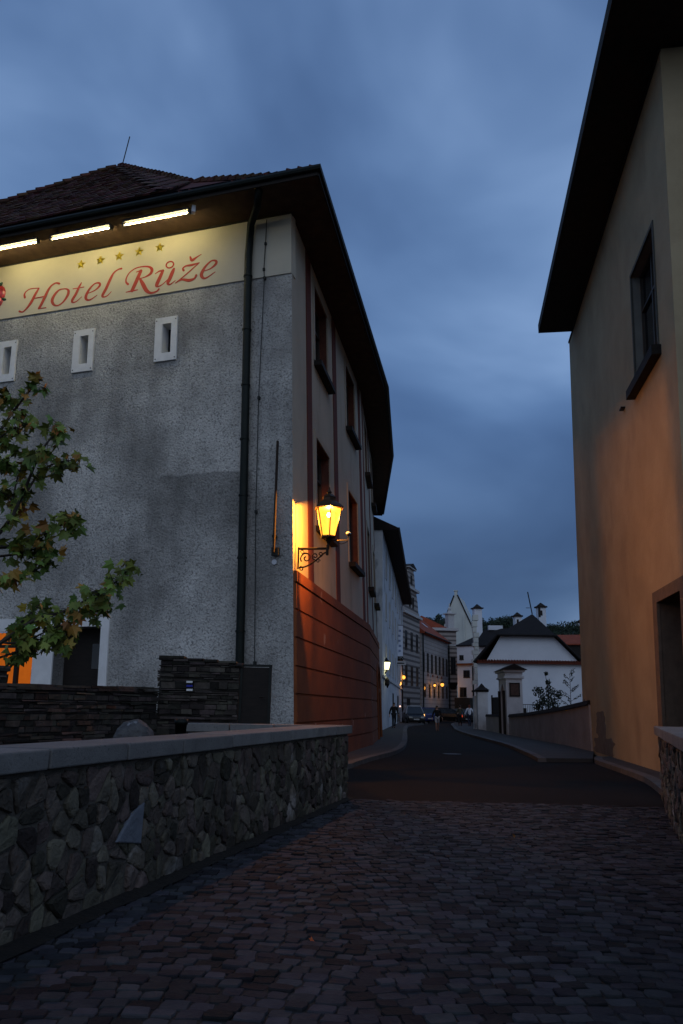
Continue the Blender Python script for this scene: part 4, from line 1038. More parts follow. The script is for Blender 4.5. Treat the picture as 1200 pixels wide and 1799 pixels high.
# long striped building with red roof
pl, L_ = wplane((10.3, 98.4), (15.9, 114.6)); 
t = thing('long_townhouse', 'long pale striped building with red roof and tall narrow windows at the street bend', 'building', pl.P(L_ / 2, 0))
block(t, pl, L_, 11, 0, 10.8, M_sgB); pitched(t, pl, L_, 11, 10.85, 15.6, M_tileplain, over=.5); gutterline(t, pl, L_, 10.8, .5)
for k in range(7): swin(t, pl, 1.2 + k * (L_ - 2.4) / 6, 7.2, .85, 2.3)
for k in range(6): swin(t, pl, 1.8 + k * (L_ - 3.2) / 5, 3.7, .8, 1.5)
mb = MB(); mb.slab(pl, 0, L_, 0, 1.6, -.02, .12); mb.build('plinth', M_slatemortar, t)
mb = MB()
for k in range(4): mb.slab(pl, 3.4 + k * 2.9, 3.8 + k * 2.9, 5.5, 5.8, 0, .08)
mb.build_each('painted_crest', M_strip, t)
for u in (.25, L_ - .2):
    mb = MB(); mb.tube([pl.P(u, 10.8, .2), pl.P(u, 0, .2)], .09, 6); mb.build('downpipe', M_pipe, t)
sk = MB(); c = pl.P(L_ * .5, 12.3, -.9); up_ = (pl.P(0, 15.6, -5.5) - pl.P(0, 10.85, .5)).normalized(); dd = pl.d
nn = dd.cross(up_); nn = nn if nn.z > 0 else -nn; c = pl.P(L_ * .55, 10.85, .5) + up_ * 2.3 + nn * .08
sk.add([c - dd * .6, c + dd * .6, c + dd * .6 + up_ * 1.0, c - dd * .6 + up_ * 1.0], [(0, 1, 2, 3)]); sk.build('skylight', M_barn, t)
mb = MB(); c = pl.P(L_ * .12, 0, -4.6); mb.box((c.x + 2.2, c.y + 3, 15.3), (1.5, 1.2, 1.7), R(-20)); ch_ = mb.build('chimney', M_barn, t)
mb = MB(); mb.box((c.x + 2.2, c.y + 3, 16.25), (1.8, 1.5, .2), R(-20)); mb.build('chimney_cap', M_dark, ch_)
# twin wall lanterns with warm light
def wall_lantern(name, label, p, n, arm=.6, sc=1.0, col=(1, .45, .08), e=60, group=None, glow=9, light=True, kind='round'):
    t = thing(name, label, 'street lamp', p, group); n = Vector(n)
    g_ = p + n * arm
    mb = MB(); mb.tube([p, g_ + Vector((0, 0, -.28 * sc))], .03, 5); mb.tube([p + Vector((0, 0, -.5 * sc)), p + n * arm * .5 + Vector((0, 0, -.3 * sc)), g_ + Vector((0, 0, -.28 * sc))], .02, 5); mb.build('bracket', M_iron, t)
    mb = MB(); mb.lathe(g_, [(.13 * sc, -.25 * sc), (.22 * sc, .16 * sc)], 6) if kind != 'round' else mb.lathe(g_, [(.08 * sc, -.2 * sc), (.19 * sc, -.08 * sc), (.21 * sc, .03 * sc), (.15 * sc, .16 * sc)], 10)
    mb.build('glass', emat(name + '_glow', col, glow), t, smooth=(kind == 'round'))
    mb = MB(); mb.lathe(g_, [(.27 * sc, .17 * sc), (.2 * sc, .24 * sc), (.08 * sc, .34 * sc), (.02 * sc, .45 * sc)], 8); mb.build('lamp_roof', M_iron, t)
    mb = MB(); mb.lathe(g_, [(.04, -.3 * sc), (.15 * sc, -.25 * sc)], 8); mb.build('lamp_base', M_iron, t)
    if light:
        l = bpy.data.lights.new(name + '_light', 'POINT'); l.energy = e; l.color = col; l.shadow_soft_size = .22 * sc + .02
        o = bpy.data.objects.new(name + '_light', l); COL.objects.link(o); o.location = g_ + n * .3 + Vector((0, 0, -.35)); par(o, t)
    return t
# where on that facade
def onpl(pl, x, y): u, v = pl.px(x, y); return u, v
for x, y, wh in ((756.5, 1204, 'left lantern of the orange pair on the long striped building'), (770, 1203, 'right lantern of the orange pair on the long striped building')):
    u, v = onpl(pl, x, y); wall_lantern('wall_lantern', wh, pl.P(u, v, 0), pl.n, .55, 1.15 if x > 760 else .8, e=34, col=(1, .40, .06), glow=2.0)
# corner tower with cornice and finial
pl2, L2 = wplane((13.9, 115.6), (17.35, 115.9))
t = thing('corner_tower', 'striped corner tower with white cornice, pinnacle and oriel at the end of the long building', 'building', pl2.P(L2 / 2, 0))
block(t, pl2, L2, 3.2, 0, 13.0, M_sgA)
for z in ((-.35, L2 + .35, 12.7, 13.1, -3.5, .35), (-.15, L2 + .2, 10.5, 10.7, -3.3, .2)):
    c_ = MB(); c_.slab(pl2, *z); c_.build('cornice', M_cornice, t)
rf = MB(); a, b, c, d = pl2.P(-3.5, 13.12, .2), pl2.P(L2 * .6, 13.12, .2), pl2.P(L2 * .6, 13.12, -3.4), pl2.P(-3.5, 13.12, -3.4)
rf.add([a, b, c, d, pl2.P(-1.5, 15.0, -1.2), pl2.P(-1.5, 15.0, -2.2)], [(0, 1, 4), (1, 2, 5, 4), (2, 3, 5), (3, 0, 4, 5)]); rf.build('roof', M_tileplain, t)
pn_ = MB(); c = pl2.P(L2 * .78, 13.3, -.8)
pn_.box((c.x, c.y, 14.2), (1.0, 1.0, 2.1), R(20)); pn_.box((c.x, c.y, 15.3), (1.5, 1.5, .18), R(20)); pn_.lathe((c.x, c.y, 15.4), [(.45, 0), (.2, .4), (.3, .7), (.07, 1.0), (.12, 1.2), (.0, 1.6)], 8, caps=False); pn_.build('pinnacle', M_cornice, t)
od = MB(); od.slab(pl2, L2 * .62, L2 * 1.0, 5.2, 10.2, 0, .7); od.build('oriel', M_sgA, t)
od = MB(); od.poly_prism([pl2.P(L2 * .62, 5.2, 0), pl2.P(L2 * .62, 5.2, .7), pl2.P(L2, 5.2, .7), pl2.P(L2, 5.2, 0)], [pl2.P(L2 * .72, 4.2, 0), pl2.P(L2 * .72, 4.2, .1), pl2.P(L2 * .92, 4.2, .1), pl2.P(L2 * .92, 4.2, 0)]); od.build('oriel_corbel', M_slatemortar, t)
plo = Plane(pl2.o + pl2.n * .7, pl2.d); plo.n = pl2.n
swin(t, plo, L2 * .8, 7.6, .6, 2.4)

# tall pale gable behind
pg, Lg = wplane((19.0, 141), (24.9, 139.2))
t = thing('tall_gable_house', 'tall plain pale house whose steep gable rises above all the far roofs', 'building', pg.P(Lg / 2, 0))
pr = [(0, 0), (0, 16.4), (Lg * .12, 18.8), (Lg * .30, 21.5), (Lg * .40, 21.6), (Lg * 1.0, 13.2), (Lg * 1.0, 0)]
mb = MB(); mb.poly_prism([pg.P(u, v, -9) for u, v in pr], [pg.P(u, v, 0) for u, v in pr]); mb.build('wall', M_pale, t)
mb = MB()
for k in (1, 2, 4):
    a, b = pr[k], pr[k + 1]; mb.tube([pg.P(*a, .05), pg.P(*b, .05)], .13, 5)
mb.build_each('roof_edge', M_dark, t)
mb = MB(); mb.slab(pg, Lg * .31, Lg * .39, 21.5, 22.3, -.6, 0); mb.slab(pg, Lg * .29, Lg * .41, 22.3, 22.45, -.7, .1); mb.build('chimney', M_pale, t)
mb = MB(); mb.slab(pg, Lg * .56, Lg * .60, 0, 18.0, 0, .25); mb.build('wall_rib', M_pale, t)
# tall chimney stack behind barn
def chimney(label, c, w_, z0, z1, hole=True):
    t = thing('chimney_stack', label, 'chimney', (c[0], c[1], z0))
    mb = MB(); mb.box((c[0], c[1], (z0 + z1) / 2), (w_, w_, z1 - z0), R(8)); mb.build('shaft', M_barn, t)
    mb = MB(); mb.box((c[0], c[1], z1 + .08), (w_ * 1.35, w_ * 1.35, .16), R(8)); mb.lathe((c[0], c[1], z1 + .16), [(w_ * .75, 0), (.05, w_ * .5)], 4, rot=.9); mb.build('chimney_cap', M_dark, t)
    if hole: mb = MB(); mb.box((c[0] - .07 * w_, c[1] - w_ * .51, z1 - w_ * .75), (w_ * .3, .05, w_ * .7), R(8)); mb.build('flue_opening', M_dark, t)
chimney('tall pale chimney stack between the steep pale gable and the wooded hill', (aty(838, 1065, 112).x, 112), 1.1, 9, aty(838, 1070, 112).z, False)
chimney('small white chimney left of the black barn roof peak', (aty(909, 1090, 88).x, 88), .75, 8, aty(909, 1084, 88).z)
chimney('tall white chimney right of the black barn roof peak', (aty(951, 1090, 84).x, 84), .8, 8, aty(951, 1068, 84).z)

# white middle houses
pm, Lm = wplane((aty(804, 1200, 108).x, 108), (aty(840, 1200, 106).x, 106))
t = thing('small_white_house', 'narrow white house with small square windows between the corner tower and the barn', 'building', pm.P(Lm / 2, 0))
z_t = aty(818, 1133, 107).z; z_m = aty(818, 1167, 107).z
block(t, pm, Lm, 9, 0, z_t, M_barn)
mb = MB(); mb.slab(pm, 0, Lm * .8, z_m - .1, z_m + .12, 0, .3); mb.build('roof_edge', M_plinth, t)
for x, y, w_, h_ in ((811, 1155, .5, .5), (820, 1184, .85, .85), (814, 1216, .9, 1.15)):
    u, v = pm.px(x, y); swin(t, pm, u, v, w_, h_)
u, v = pm.px(831.5, 1170); mb = MB(); mb.tube([pm.P(u, v, .15), pm.P(u, 0, .15)], .1, 6); mb.build('downpipe', M_pipe, t)
mb = MB(); mb.slab(pm, 0, Lm * .75, 0, aty(818, 1226, 107).z, 0, .9); mb.build('stone_base', M_slatemortar, t)
pitched(t, pm, Lm, 9, z_t, z_t + 1.4, M_darktile, over=.15)

# long dark roofed house behind the barn
ph, Lh = wplane((aty(836, 1200, 85.5).x, 85.5), (aty(915, 1200, 83).x, 83))
t = thing('dark_roofed_house', 'low white house under a long black roof, left behind the barn gable', 'building', ph.P(Lh / 2, 0))
block(t, ph, Lh, 7, 0, aty(850, 1133, 84).z, M_barn); pitched(t, ph, Lh, 7, aty(850, 1133, 84).z, aty(850, 1103, 87).z, M_darktile, over=.25)
mb = MB(); c = ph.P(1.2, 9.8, -3.4); mb.box((c.x, c.y, aty(850, 1103, 87).z + .1), (1.6, .5, .5)); mb.build('chimney', M_barn, t)
# stepped fire wall with little blocks
t = thing('fire_wall', 'ragged stepped wall edge rising between the small white house and the black roof', 'stone wall', (13.7, 83.4, 0))
mb = MB(); g = random.Random(8); z = 4
while z < aty(834, 1080, 83.5).z:
    h_ = g.uniform(.35, .7); w_ = g.uniform(.35, .75); mb.box((aty(834.5, 1100, 83.5).x + g.uniform(-.1, .1), 83.5, z + h_ / 2), (w_, .6, h_ * .9)); z += h_
mb.build('blocks', M_pale, t)

# limewashed barn with half-hipped roof
pb, Lb = wplane((13.25, 75.2), (24.2, 75.0))
t = thing('limewashed_barn', 'big white barn with half-hipped black roof facing the street behind the garden', 'building', pb.P(Lb / 2, 0))
dR2 = Vector((1.3, 4, 0)).normalized()
mb = MB(); q0, q1 = pb.P(0, 0), pb.P(Lb, 0); q2_, q3_ = q1 + dR2 * 16, q0 + dR2 * 16; zz_ = Vector((0, 0, 5.75)); mb.hexa([q0, q1, q2_, q3_], [q0 + zz_, q1 + zz_, q2_ + zz_, q3_ + zz_]); mb.build('wall', M_barn, t)
G = [pb.P(.8, 5.9, 0), pb.P(9.75, 5.9, 0), Vector((20.56, 75.05, 8.4)), Vector((15.52, 75.1, 8.35))]
mb = MB(); mb.poly_prism([p + dR2 * .4 for p in G], G); mb.build('gable', M_barn, t)
mb = MB(); mb.slab(pb, -.1, Lb, 5.75, 5.98, -.1, .38)
g = random.Random(2)
k = 0
while k < Lb:
    mb.tube([pb.P(k, 6.06, 0), pb.P(k, 5.98, .46)], .09, 5); k += .27
mb.build('tile_ledge', M_strip, t)
AP = Vector((19.62, 79, 11.0)); bkv = dR2 * 18
Lo, Ro = Vector((12.9, 75, 5.8)), Vector((23.5, 75, 5.8)); ov = -dR2 * .35
TL, TR = Vector((15.2, 74.9, 8.42)) , Vector((20.85, 74.9, 8.42))
mb = MB()
top_b = AP + bkv
a_ = [Lo + ov, TL + ov, AP, top_b, Lo + bkv]; mb.add(a_, [(0, 1, 2, 3, 4)])
b_ = [Ro + ov, TR + ov, AP, top_b, Ro + bkv]; mb.add(b_, [(0, 1, 2, 3, 4)])
mb.add([TL + ov, TR + ov, AP], [(0, 1, 2)])
mb.tube([Lo + ov, TL + ov, TR + ov, Ro + ov], .12, 5)
mb.build('roof', M_darktile, t)
mb = MB(); c = AP; mb.tube([c, aty(927, 1040, 79)], .06, 5); mb.tube([aty(924, 1068, 79), aty(931, 1068, 79)], .04, 4); mb.build('mast', M_iron, t)
mb = MB(); mb.tube([AP + Vector((1, 1, -.2)), AP + Vector((1, 1, 1.1))], .12, 6); mb.build('vent_pipe', M_iron, t)
# red-roofed house on the far right
pr_, Lr_ = wplane((aty(975, 1150, 110).x, 112), (aty(1060, 1150, 110).x, 110))
t = thing('red_roofed_house', 'distant low house with dull red roof at the right edge of the barn', 'building', pr_.P(Lr_ / 2, 0))
block(t, pr_, Lr_, 8, 0, aty(1000, 1130, 110).z, M_dark); pitched(t, pr_, Lr_, 8, aty(1000, 1130, 110).z, aty(1000, 1114, 114).z, M_tileplain, over=.3)

# ------------------------------------------------------------------ garden wall, gate portal and pillar on the right
M_gwall = mat('garden_plaster', (.30, .29, .30), (.21, .20, .21), scale=1, rough=.95, bump=.4, bscale=10)
def wallseg(name, label, pts, tops, th=.35, mt_=M_gwall):
    t = thing(name, label, 'garden wall', ((pts[0][0] + pts[-1][0]) / 2, (pts[0][1] + pts[-1][1]) / 2, 0))
    mb, cp = MB(), MB()
    for i in range(len(pts) - 1):
        (x0, y0), (x1, y1) = pts[i], pts[i + 1]; z0, z1 = tops[i], tops[i + 1]; d = Vector((x1 - x0, y1 - y0, 0)).normalized(); n = Vector((d.y, -d.x, 0))
        n = n if n.x < 0 else -n
        A_, B_ = Vector((x0, y0, 0)), Vector((x1, y1, 0)); I = -n * th; O = n * .06
        up = lambda v, z: v + Vector((0, 0, z))
        mb.hexa([up(A_, .05), up(B_, .05), up(B_ + I, .05), up(A_ + I, .05)], [up(A_, z0), up(B_, z1), up(B_ + I, z1), up(A_ + I, z0)])
        cp.hexa([up(A_ + O, z0), up(B_ + O, z1), up(B_ + I - O, z1), up(A_ + I - O, z0)], [up(A_, z0 + .16), up(B_, z1 + .16), up(B_ + I, z1 + .16), up(A_ + I, z0 + .16)])
    mb.build('wall', mt_, t); cp.build('coping', M_darktile, t); return t
wallseg('garden_wall', 'long low plaster garden wall with dark coping between the portal and the plaster house', [(9.05, 28.8), (9.5, 34), (9.75, 41), (9.95, 46.6)], [1.72, 1.5, 1.22, 1.08])
wallseg('garden_wall', 'short low plaster garden wall between the portal and the gate pillar', [(10.1, 50.2), (10.4, 56.2)], [1.05, 1.0])
mb = MB(); mb.poly_prism([(9.4, 27, 0), (40, 27, 0), (40, 74, 0), (13.2, 75, 0), (10.75, 57, 0), (10.2, 46, 0)], [(9.4, 27, .8), (40, 27, .8), (40, 74, .8), (13.2, 75, .8), (10.75, 57, .8), (10.2, 46, .8)])
struct('garden_lawn', mb, M_soil)
a = Vector((9.92, 46.9, 0)); yp = math.atan2(.2, 3.2)
pp_, _ = Plane(a, Vector((.06, 1, 0)).normalized()), 0; pp_.n = Vector((-1, .06, 0)).normalized()
t = thing('gate_portal', 'small plastered gate portal with arched doorway and shallow pediment in the garden wall', 'gate portal', a)
D_ = .95; A0, A1 = .75, 2.35
mb = MB(); mb.slab(pp_, 0, A0, 0, 3.35, -D_, 0); mb.slab(pp_, A1, 3.1, 0, 3.35, -D_, 0)
arc = [(A0 + (A1 - A0) * k / 10, 2.25 + .75 * math.sin(math.pi * k / 10) ** .8) for k in range(11)]
po = [(A0, 3.35)] + arc + [(A1, 3.35)]
mb.poly_prism([pp_.P(u, v, -D_) for u, v in po], [pp_.P(u, v, 0) for u, v in po]); mb.build('wall', M_whiteA, t)
mb = MB(); mb.slab(pp_, A0, A1, 0, 2.95, -D_ * .6, -D_ * .55); mb.build('gate_leaf', M_dark, t)
mb = MB(); mb.slab(pp_, -.1, 3.2, 3.3, 3.42, -D_ - .1, .12); mb.slab(pp_, -.16, 3.26, 3.68, 3.8, -D_ - .16, .18); mb.slab(pp_, -.02, 3.12, 3.42, 3.68, -D_ - .02, .05); mb.build('cornice', M_whiteA, t)
mb = MB()
for o in (0,):
    # roof ridge runs across: pediment faces the camera
    a0, b0, a1, b1 = pp_.P(-.28, 3.8, .3), pp_.P(-.28, 3.8, -D_ - .3), pp_.P(3.4, 3.8, .3), pp_.P(3.4, 3.8, -D_ - .3)
    r0, r1 = pp_.P(-.28, 4.15, -D_ / 2), pp_.P(3.4, 4.15, -D_ / 2)
    mb.add([a0, b0, a1, b1, r0, r1], [(0, 2, 5, 4), (1, 4, 5, 3), (0, 4, 1), (2, 3, 5), (0, 1, 3, 2)])
mb.build('roof', M_darktile, t)
mb = MB()
for u in (A0 - .12, A1 + .12): mb.slab(pp_, u - .1, u + .1, 0, 2.6, 0, .14)
mb.build_each('pilaster', M_slatemortar, t)
pe = Plane(a, Vector((1, -.06, 0)).normalized()); pe.n = Vector((-.06, -1, 0)).normalized()
mb = MB(); mb.slab(pe, .18, .80, 2.25, 3.05, 0, .05); nb = mb.build('notice_board', M_dark, t)
mb = MB(); mb.slab(pe, .26, .72, 2.33, 2.97, .05, .056); mb.build('notice_panel', mat('notice_panel', (.06, .035, .03), (.10, .06, .05), scale=7), nb)
pc = aty(847, 1240, 57)
t = thing('gate_pillar', 'plastered square pillar with flat tiled cap at the far end of the garden wall', 'pillar', (pc.x, 57, 0))
mb = MB(); mb.box((pc.x, 57, 1.35), (.72, .72, 2.7)); mb.box((pc.x - .33, 57.5, 1.2), (.4, .5, 2.4)); mb.build('shaft', M_whiteA, t)
mb = MB(); mb.box((pc.x - .1, 57.1, 2.75), (1.05, 1.0, .12)); mb.lathe((pc.x, 57, 2.81), [(.7, 0), (.3, .22), (.12, .4), (.0, .5)], 4, rot=.785, caps=False); mb.build('cap', M_darktile, t)
# hedge between pillar and portal, garden fence
t = thing('wooden_gate', 'dark boarded panel behind the wall between pillar and portal', 'fence panel', (10.9, 53, .8))
mb = MB(); mb.box((10.75, 53.2, 1.5), (.06, 4.6, 1.6)); mb.build('boards', M_dark, t); mb = MB()
for y in (51, 55.4): mb.box((10.7, y, 1.5), (.1, .1, 1.9))
mb.build_each('post', M_dark, t)
t = thing('garden_railing', 'thin iron railing in front of the white barn wall', 'railing', (12, 60, .8))
mb = MB(); xa, xb = aty(905, 1240, 60).x, aty(945, 1240, 60).x
for k in range(14): x = xa + (xb - xa) * k / 13; mb.tube([(x, 60, .8), (x, 60, 1.9)], .02, 4)
for z in (1.0, 1.9): mb.tube([(xa, 60, z), (xb, 60, z)], .03, 4)
mb.build('rails', M_iron, t)
mb = MB(); mb.box((aty(915, 1250, 59).x, 59, 1.2), (.75, .5, .85)); cb = mb.build('compost_box', M_dark); tag(cb, 'dark wooden box standing in the garden right of the portal', 'box')

# ------------------------------------------------------------------ vegetation
def leafquads(mb, c, n, rad, size, g, sq=1.0):
    for _ in range(n):
        d = Vector((g.gauss(0, 1), g.gauss(0, 1), g.gauss(0, 1) * sq)); d = d.normalized() * rad * (g.random() ** .45)
        p = c + Vector((d.x, d.y, d.z * sq)); a = Vector((g.uniform(-1, 1), g.uniform(-1, 1), g.uniform(-1, 1))).normalized() * size * g.uniform(.6, 1.2); b = a.orthogonal().normalized() * size * .55
        mb.add([p - a, p + b, p + a, p - b], [(0, 1, 2, 3)])
g = random.Random(12)
bc = aty(963, 1225, 42)
t = thing('garden_bush', 'dark round-leaved bush with one shoot rising above the garden wall', 'bush', (bc.x, 42, .8))
mb = MB()
for (x, y, r_) in ((958, 1226, .42), (946, 1215, .35), (972, 1222, .4), (955, 1238, .45), (975, 1236, .4), (948, 1240, .35), (968, 1209, .25), (985, 1222, .2), (962, 1198, .16), (958, 1184, .12)):
    c = aty(x, y, 42); leafquads(mb, Vector((c.x, c.y + g.uniform(-.4, .4), c.z)), int(90 * r_ / .35), r_ * .9, .085, g)
mb.build('foliage', M_leafD, t)
mb = MB()
for (x, y) in ((958, 1184), (946, 1215), (975, 1222)): mb.tube([(bc.x, 42, .8), tuple((Vector((bc.x, 42, 1.2)) + aty(x, y, 42)) / 2 + Vector((.08, 0, 0))), tuple(aty(x, y, 42))], [.04, .025, .01], 5)
mb.build('stem', M_bark, t)
sc_ = aty(1002, 1225, 40); t = thing('sapling', 'thin sparse sapling right of the dark bush against the white barn', 'sapling', (sc_.x, 40, .8))
mb, lf = MB(), MB()
mb.tube([(sc_.x, 40, .8), tuple(aty(1001, 1182, 40))], [.025, .008], 5)
for k in range(16):
    z = 1.3 + k * .13; a = g.uniform(0, 6.28); l = .75 - k * .035; p0 = Vector((sc_.x, 40, z)); p1 = p0 + Vector((math.cos(a) * l, math.sin(a) * l, .3)); mb.tube([p0, p1], [.012, .005], 4)
    for j in range(9): leafquads(lf, p0.lerp(p1, .35 + .65 * j / 8), 2, .07, .055, g)
mb.build('trunk', M_bark, t); lf.build('crown', M_leafD, t)
# wooded hill
mb = MB(); nx, ny = 60, 16; vs = []
def hz_(x, y):
    # silhouette heights along the ridge, by view direction
    px_ = 600 + 1402 * x / y
    ks = [(300, 1110), (640, 1100), (740, 1092), (765, 1086), (795, 1080), (830, 1090), (845, 1086), (875, 1078), (905, 1079), (925, 1088), (985, 1092), (1005, 1086), (1030, 1082), (1300, 1090), (2600, 1120)]
    for i in range(len(ks) - 1):
        if ks[i][0] <= px_ <= ks[i + 1][0]:
            k = (px_ - ks[i][0]) / (ks[i + 1][0] - ks[i][0]); yy_ = ks[i][1] + (ks[i + 1][1] - ks[i][1]) * k; break
    else: yy_ = 1110
    return 1.5 + (1242 - yy_) / 1402 * 400 
for j in range(ny):
    for i in range(nx):
        y = 200 + j * 26; x = -330 + i * 14.5; t_ = min(1, j / 7.7); s_ = t_ * t_ * (3 - 2 * t_)
        ridge = hz_(x * 400 / max(y, 1), 400) - 7
        vs.append((x, y, -2 + ridge * s_ * (1 if j < 9 else max(.55, 1 - (j - 8) * .06)) + 1.5 * noise.noise(Vector((x * .02, y * .02, 0)))))
mb.add(vs, [(j * nx + i, j * nx + i + 1, (j + 1) * nx + i + 1, (j + 1) * nx + i) for j in range(ny - 1) for i in range(nx - 1)])
struct('hill', mb, M_hill, smooth=True)
mb = MB(); g = random.Random(31)
for k in range(330):
    px_ = g.uniform(725, 1075); y = g.uniform(285, 412); x = (px_ - 600) / 1402 * y
    t_ = min(1, (y - 200) / 200); s_ = t_ * t_ * (3 - 2 * t_); z = -2 + (hz_(x * 400 / y, 400) - 7) * s_
    h_ = g.uniform(5, 9.5); 
    for q_ in range(g.randint(3, 5)):
        leafquads(mb, Vector((x + g.uniform(-2.2, 2.2), y + g.uniform(-2, 2), z + h_ * g.uniform(.45, .85))), 46, g.uniform(1.4, 2.4), .62, g)
fo = mb.build('woodland', M_forest, recalc=False); fo['kind'] = 'stuff'; tag(fo, 'dark wooded hillside behind the far roofs', None)
hh = aty(1013, 1106, 380); t = thing('hillside_house', 'tiny pale house on the wooded hillside at far right', 'house', (hh.x, 380, hh.z - 2))
mb = MB(); mb.box((hh.x, 372, hh.z), (7, 5, 4)); mb.build('wall', M_barn, t)
mb = MB(); mb.poly_prism([(hh.x - 4, 369, hh.z + 2), (hh.x + 4, 369, hh.z + 2), (hh.x, 369, hh.z + 4.2)], [(hh.x - 4, 375, hh.z + 2), (hh.x + 4, 375, hh.z + 2), (hh.x, 375, hh.z + 4.2)]); mb.build('roof', M_darktile, t)

# maple tree at the left
LEAF = []
_lob = [(-90, .18), (-60, .42), (-38, .30), (-12, .78), (8, .5), (28, .70), (45, .92), (58, .56), (74, .72), (90, 1.08)]
def maple_outline():
    pts = []
    for a, r_ in _lob: pts.append((r_ * math.cos(R(a)), r_ * math.sin(R(a))))
    for a, r_ in reversed(_lob[:-1]): pts.append((-r_ * math.cos(R(a)), r_ * math.sin(R(a))))
    return pts
MO = maple_outline()
def mleaf(mb, p, size, droop, g):
    """one maple leaf hanging from point p"""
    ax = Vector((droop.x, droop.y, droop.z)).normalized(); side = ax.cross(Vector((g.uniform(-1, 1), g.uniform(-1, 1), g.uniform(-.3, .6)))).normalized(); nn = ax.cross(side)
    vs = [p]
    for x, y in MO:
        vs.append(p + side * x * size + ax * (y + .18) * size + nn * (abs(x) * .35 * size - (y * y) * .16 * size))
    n = len(MO); mb.add(vs, [(0, 1 + i, 1 + (i + 1) % n) for i in range(n)])
YT = 8.3
base = Vector((-5.1, YT, .9))
t = thing('maple_tree', 'maple tree with green and orange-brown leaves reaching in from the left edge', 'tree', base)
tr = MB(); trunk = [base, Vector((-5.0, YT, 2.4)), Vector((-4.85, YT, 3.8)), Vector((-4.75, YT, 5.3)), Vector((-4.6, YT, 6.8))]
tr.tube(trunk, [.11, .09, .075, .055, .03], 8); tr.build('trunk', M_bark, t, smooth=True)
brs = [  # pixel path, depth change, leaf cluster radii
    [(-90, 860), (-30, 800), (15, 735), (45, 695), (70, 668)], [(-60, 800), (-10, 775), (20, 755), (48, 745)],
    [(-90, 1010), (0, 935), (35, 880), (62, 815), (85, 775), (112, 755)], [(35, 885), (70, 830), (105, 812), (140, 808)],
    [(20, 910), (28, 850), (45, 800)], [(-40, 960), (20, 960), (60, 945), (95, 930), (128, 908)], [(-40, 980), (20, 975), (60, 965), (80, 960)],
    [(-60, 1060), (0, 1020), (40, 1012), (90, 988)], [(-90, 1180), (0, 1130), (60, 1090), (110, 1075), (160, 1050), (195, 1030), (222, 1003)],
    [(0, 1130), (30, 1100), (70, 1062)], [(-40, 1120), (30, 1130), (80, 1110), (120, 1092)], [(-60, 1170), (0, 1155), (40, 1140), (75, 1120)],
    [(-60, 700), (-20, 690), (20, 700)], [(-70, 900), (-20, 880), (10, 865), (20, 880)], [(-60, 840), (-20, 820), (15, 810)], [(60, 1090), (90, 1110), (110, 1130)], [(110, 1075), (150, 1075), (185, 1058)]]
g = random.Random(77); br_ = MB(); lA, lB = MB(), MB()
for bi, path in enumerate(brs):
    yd = YT + g.uniform(-.35, .35); P_ = [aty(x, y, yd + .04 * i * g.uniform(-1, 1)) for i, (x, y) in enumerate(path)]
    n = len(P_); sm = [Vector(q) for q in catmull([tuple(p) for p in P_], 5)]
    r0 = .028 if n > 4 else .018
    br_.tube(sm, [r0 * (1 - .8 * i / (len(sm) - 1)) for i in range(len(sm))], 5)
    if bi in (0, 2, 5, 7, 8, 11, 1, 6, 12, 13, 14):
        s0 = sm[0]; k = min(trunk, key=lambda q: abs(q.z - (s0.z - .5))); br_.tube([k, s0], [.035, r0], 5)
    tot = len(sm)
    for i, p in enumerate(sm):
        if i < tot * .22: continue
        for j in range(g.randint(1, 3) if i % 5 != 2 else 8):
            off = Vector((g.gauss(0, .055), g.gauss(0, .12), g.gauss(-.01, .045))); q = p + off
            br_.tube([p, q], [.004, .003], 3)
            dr = Vector((g.uniform(-.8, .8), g.uniform(-.8, .5), g.uniform(-1.0, .15)))
            mleaf(lA if g.random() < .86 else lB, q, g.uniform(.065, .11), dr, g)
    for j in range(9):   # terminal bunch
        q = sm[-1] + Vector((g.gauss(0, .07), g.gauss(0, .1), g.gauss(0, .05))); dr = Vector((g.uniform(-.8, .8), g.uniform(-.8, .3), g.uniform(-1, .2)))
        mleaf(lB if g.random() < .32 else lA, q, g.uniform(.065, .115), dr, g)
br_.build('branches', M_bark, t)
lA.build('green_leaves', M_leafA, t, recalc=False); lB.build('orange_leaves', M_leafB, t, recalc=False)

# fallen leaves on the setts
for k, (x, y) in enumerate(((551, 1653), (490, 1540), (905, 1468))):
    p = atz(x, y, .02); mb = MB(); mleaf(mb, p, .035, Vector((g.uniform(-1, 1), g.uniform(-1, 1), .15)), g)
    mm = mat('dry_leaf', (.5, .10, .02), (.35, .07, .02), scale=20) if k == 0 else M_leafB
    tag(mb.build('fallen_leaf', mm, recalc=False), ['orange fallen leaf on the cobbles near the bottom centre', 'brown fallen leaf on the cobbles near the left parapet', 'brown fallen leaf on the cobbles toward the right parapet'][k], 'leaf')

